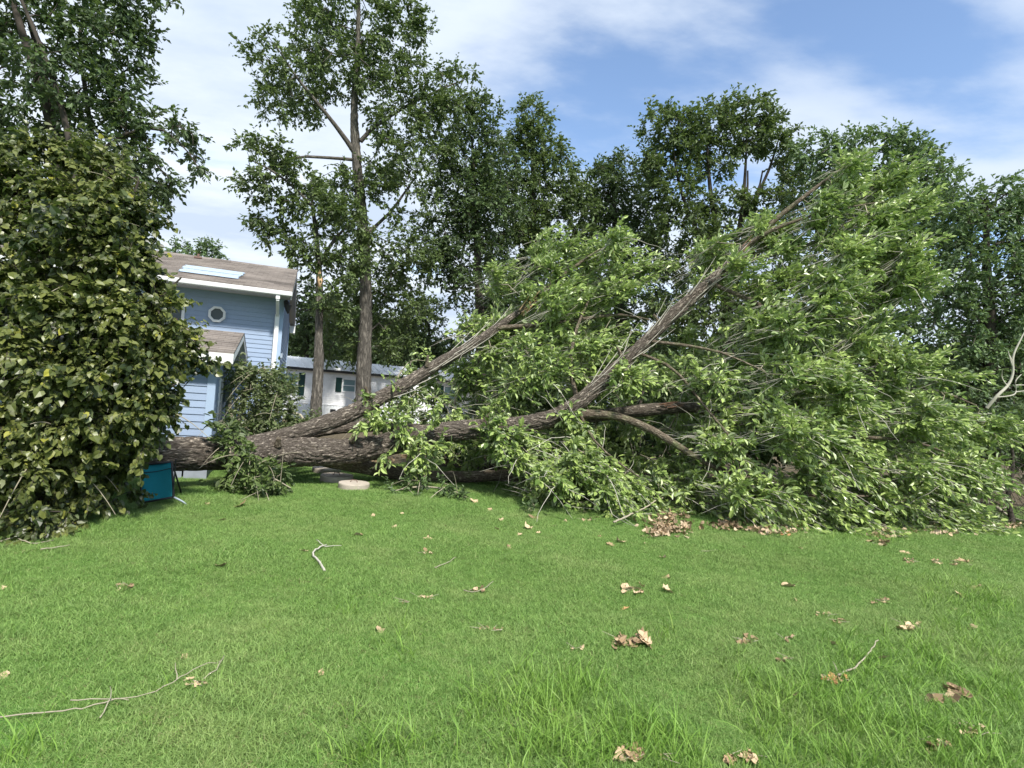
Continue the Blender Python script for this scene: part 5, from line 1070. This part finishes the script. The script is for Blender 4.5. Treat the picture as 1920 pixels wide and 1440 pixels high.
clusters = [(237, 1107, 38, 4, 'dry', 'flat pale leaf cluster on the left lawn'), (365, 1296, 40, 5, 'dry', 'dead leaf bunch hanging from the long bare stick'), (797, 1036, 26, 4, 'dry', 'tan star shaped leaf cluster in middle of lawn'), (797, 1117, 30, 4, 'dry', 'pale leaf cluster left of the twiggy brown cluster'), (763, 1127, 18, 3, 'dry_dark', 'dark leaf scrap beside the pale leaf cluster'),
 (895, 1101, 34, 5, 'dry_dark', 'twiggy brown leaf cluster in middle of lawn'), (908, 1177, 20, 4, 'dry_dark', 'left of the two purple brown leaf clumps'), (934, 1178, 18, 4, 'dry_dark', 'right of the two purple brown leaf clumps'), (1190, 1107, 50, 6, 'dry', 'chain of small curled leaves on a twig'), (1185, 1208, 74, 13, 'dry_dark', 'wide heap of brown leaves above the tall grass'),
 (1083, 1217, 26, 4, 'dry', 'small tan leaf clump left of the wide brown heap'), (1570, 1285, 60, 7, 'dry_red', 'russet leaf bunch at the base of the curved grey twig'), (1543, 1157, 26, 4, 'dry', 'curled tan leaf tuft beside the dark dirt clump'), (1572, 1172, 28, 5, 'dry_dark', 'dark purple dirt and leaf clump on right lawn'), (1650, 1131, 32, 5, 'dry_dark', 'dark flattened leaf patch by the right grass clumps'),
 (1705, 1180, 52, 6, 'dry', 'long torn strip of tan leaves on right lawn'), (1476, 1208, 28, 4, 'dry_dark', 'spiky brown cluster right of the thin brown strip'), (1405, 1210, 46, 6, 'dry_dark', 'thin brown leaf strip in the lawn'), (1467, 1245, 28, 3, 'dry_dark', 'reddish curled leaf pair above the tall grass'), (1780, 1312, 80, 9, 'dry_dark', 'brown twig and leaf bundle near right foreground'),
 (1822, 1378, 50, 7, 'dry', 'large pale crumpled leaf cluster in right foreground'), (1755, 1405, 50, 6, 'dry', 'tan leaf cluster at lower right in tall grass'), (1185, 1420, 70, 9, 'dry', 'tan leaf heap at the bottom edge in tall grass'), (1250, 1422, 26, 4, 'dry', 'orange curled pair right of the bottom leaf heap'), (1390, 1425, 60, 8, 'dry_dark', 'dark soil and leaf patch at the bottom edge'),
 (1650, 1025, 40, 6, 'dry_dark', 'flat brown cluster below the litter strip'), (1468, 1007, 28, 5, 'dry_red', 'russet leaf tuft right of the pale tuft by the crown'), (1435, 1004, 36, 5, 'dry', 'pale leaf tuft in front of the fallen crown'), (1760, 1060, 24, 4, 'dry', 'narrow pale cluster left of the brown spread cluster'), (1805, 1062, 42, 6, 'dry_dark', 'spread brown and tan cluster on far right lawn'),
 (1705, 1060, 26, 4, 'dry_dark', 'thin brown cluster at right behind the grass clumps'), (1380, 995, 24, 4, 'dry_dark', 'dark leaf clump at the foot of the crown'), (1100, 972, 22, 4, 'dry', 'leaf cluster at the edge of the crown shade')]
for px, py, w, k, mk, lab in clusters:
    p = gd(px, py); R = empty('leaf_cluster', (p[0], p[1], gz(p[0], p[1])), 0, lab, 'leaves', 'clusters of dead leaves on the lawn')
    for i in range(int(k * 1.5) + 2):
        mm = mk if random.random() < .7 else random.choice(('dry', 'dry_dark'))
        leaf_on('leaf', px, py, w * random.uniform(.2, .36), mm, R, (random.uniform(-.45, .45) * w, random.uniform(-.16, .16) * w), random.uniform(.015, .035))
    s = MB(); nst = 3
    for i in range(nst):
        a = np.array([random.uniform(-.5, .5) * w * p[1] / FPX, random.uniform(-.3, .3) * w * p[1] / FPX, .03]); b_ = a + np.array([random.uniform(-.1, .1), random.uniform(-.08, .08), .015]); s.tube([a, b_], [.003, .0015], 4)
    s.build('stem', M['bark_twig'], R)
def litter(name, label, boxes, n, mk, w):
    Vs = []; Fs = []; k = 0; rn = []
    src = DL[mk]
    for i in range(n):
        cx, cy, rx, ry = boxes[i % len(boxes)]; cy += 5; q = rng.normal(size=2) * .5; p = gd(cx + q[0] * rx, cy + q[1] * ry); p[2] = gz(p[0], p[1]) + rng.uniform(.01, .07); me = src[i % 5]
        T = np.zeros(len(me.vertices) * 3); me.vertices.foreach_get('co', T); T = T.reshape(-1, 3) * (rng.uniform(w[0], w[1])); F = np.array([tuple(f.vertices) for f in me.polygons]); a = unit(rng.normal(size=3)); c = unit(np.cross(a, rng.normal(size=3))); d = np.cross(a, c)
        if rng.random() < .5: Rm = np.stack([c, np.array([c[1], -c[0], 0]), np.array([0, 0, 1])], 1)
        else: Rm = np.stack([a, c, d], 1)
        Vs.append(T @ Rm.T + p); Fs.append(F + k); k += len(T); rn.append(np.full(len(T), rng.random()))
    o = link(name, np_mesh(name, np.concatenate(Vs), np.concatenate(Fs), False, {'rnd': ('FLOAT', np.concatenate(rn))}), M[mk]); tag(o, label, 'leaf litter', kind='stuff')
litter('leaf_heap', 'heap of dead tan leaves spilling from the crown onto lawn', [(1250, 980, 45, 22), (1260, 960, 35, 15), (1240, 995, 35, 10), (1285, 990, 10, 12)], 120, 'dry', (.07, .14))
litter('leaf_heap_dark', 'darker brown leaves mixed in the heap by the crown', [(1250, 982, 40, 20), (1270, 965, 40, 14), (1250, 990, 36, 12), (1360, 985, 40, 10)], 260, 'dry_dark', (.07, .13))  # dead leaves of a darker brown, mixed into the tan heap
litter('leaf_litter', 'strip of pale dead leaves along the foot of the crown', [(1480, 985, 50, 5), (1420, 995, 30, 5), (1660, 985, 40, 6), (1730, 985, 50, 4), (1790, 982, 40, 3), (1860, 983, 45, 3), (1640, 993, 30, 8), (1560, 985, 40, 4), (1915, 985, 30, 4), (1480, 1000, 40, 5), (1660, 1003, 40, 5), (1750, 1000, 50, 4)], 420, 'dry', (.06, .12))
litter('forest_litter', 'brown leaf litter on the ground under and behind the log', [(700, 860, 120, 12), (850, 860, 90, 12), (600, 840, 100, 12), (780, 850, 60, 14)], 260, 'dry_dark', (.08, .16))

def twig(label, lines, mt='bark_twig', name='twig', group='bare twigs on the lawn'):
    p0 = gd(*lines[0][0][0][:2]); p0[2] = gz(p0[0], p0[1]); R = empty(name, p0, 0, label, 'twig', group)
    for pts, w in lines:
        P = []
        for i, q in enumerate(pts):
            g = gd(q[0], q[1]); g[2] = gz(g[0], g[1]) + (q[2] if len(q) > 2 else .03); P.append(g - p0)
        r = np.linspace(w, w * .5, len(P)) * p0[1] / FPX / 2; C, rr = resample(P, r, .05); C[1:-1] += rng.normal(0, .004, (len(C) - 2, 3)); MB().tube(C, rr, 6).build('stem', M[mt], R, smooth=True)
twig('long thin bare stick lying across the lower left lawn', [([(-6, 1355), (60, 1350), (150, 1342), (210, 1328), (280, 1315), (330, 1296, .05), (370, 1275, .06), (415, 1258, .05)], 3), ([(130, 1332, .05), (200, 1326), (240, 1328)], 2.5), ([(186, 1360), (200, 1340, .05), (204, 1317, .08)], 2.6), ([(330, 1296, .05), (326, 1275, .09)], 2.5), ([(380, 1290), (405, 1276, .05), (418, 1255, .07)], 3)], 'bark_twig')
twig('forked white barked twig below the lids', [([(608, 1074), (598, 1060, .04), (585, 1047, .05), (600, 1032, .04), (612, 1026)], 5), ([(608, 1030), (640, 1026)], 2), ([(606, 1028), (592, 1020, .05)], 2.5)], 'bark_dead')
twig('curved grey twig rising from the russet leaves', [([(1570, 1280, .04), (1600, 1272, .06), (1622, 1255, .08), (1645, 1226, .1)], 4), ([(1575, 1280, .04), (1560, 1262, .07)], 2)])
twig('thin straight straw twig on the far middle lawn', [([(815, 1062), (835, 1055), (855, 1045)], 2)])
twig('pale curved twig half under the heart leaved tree', [([(0, 1024), (25, 1020, .05), (60, 1028), (100, 1022)], 3), ([(75, 1040), (130, 1032)], 2.5)])
twig('long straight twig reaching out from under the crown', [([(1150, 985, .1), (1210, 970, .2), (1260, 950, .4)], 4), ([(1235, 962, .25), (1310, 935, .5)], 3)])
twig('pale crooked stick at the far right foot of the crown', [([(1870, 962, .1), (1890, 975, .06), (1925, 985, .04)], 7), ([(1880, 965, .12), (1905, 955, .2)], 3)])
twig('fine two stemmed twig beneath the brown cluster right of centre', [([(870, 1102), (895, 1105), (925, 1090, .05)], 2), ([(1315, 1035), (1345, 1034)], 2)])
print('objects', len(bpy.data.objects))
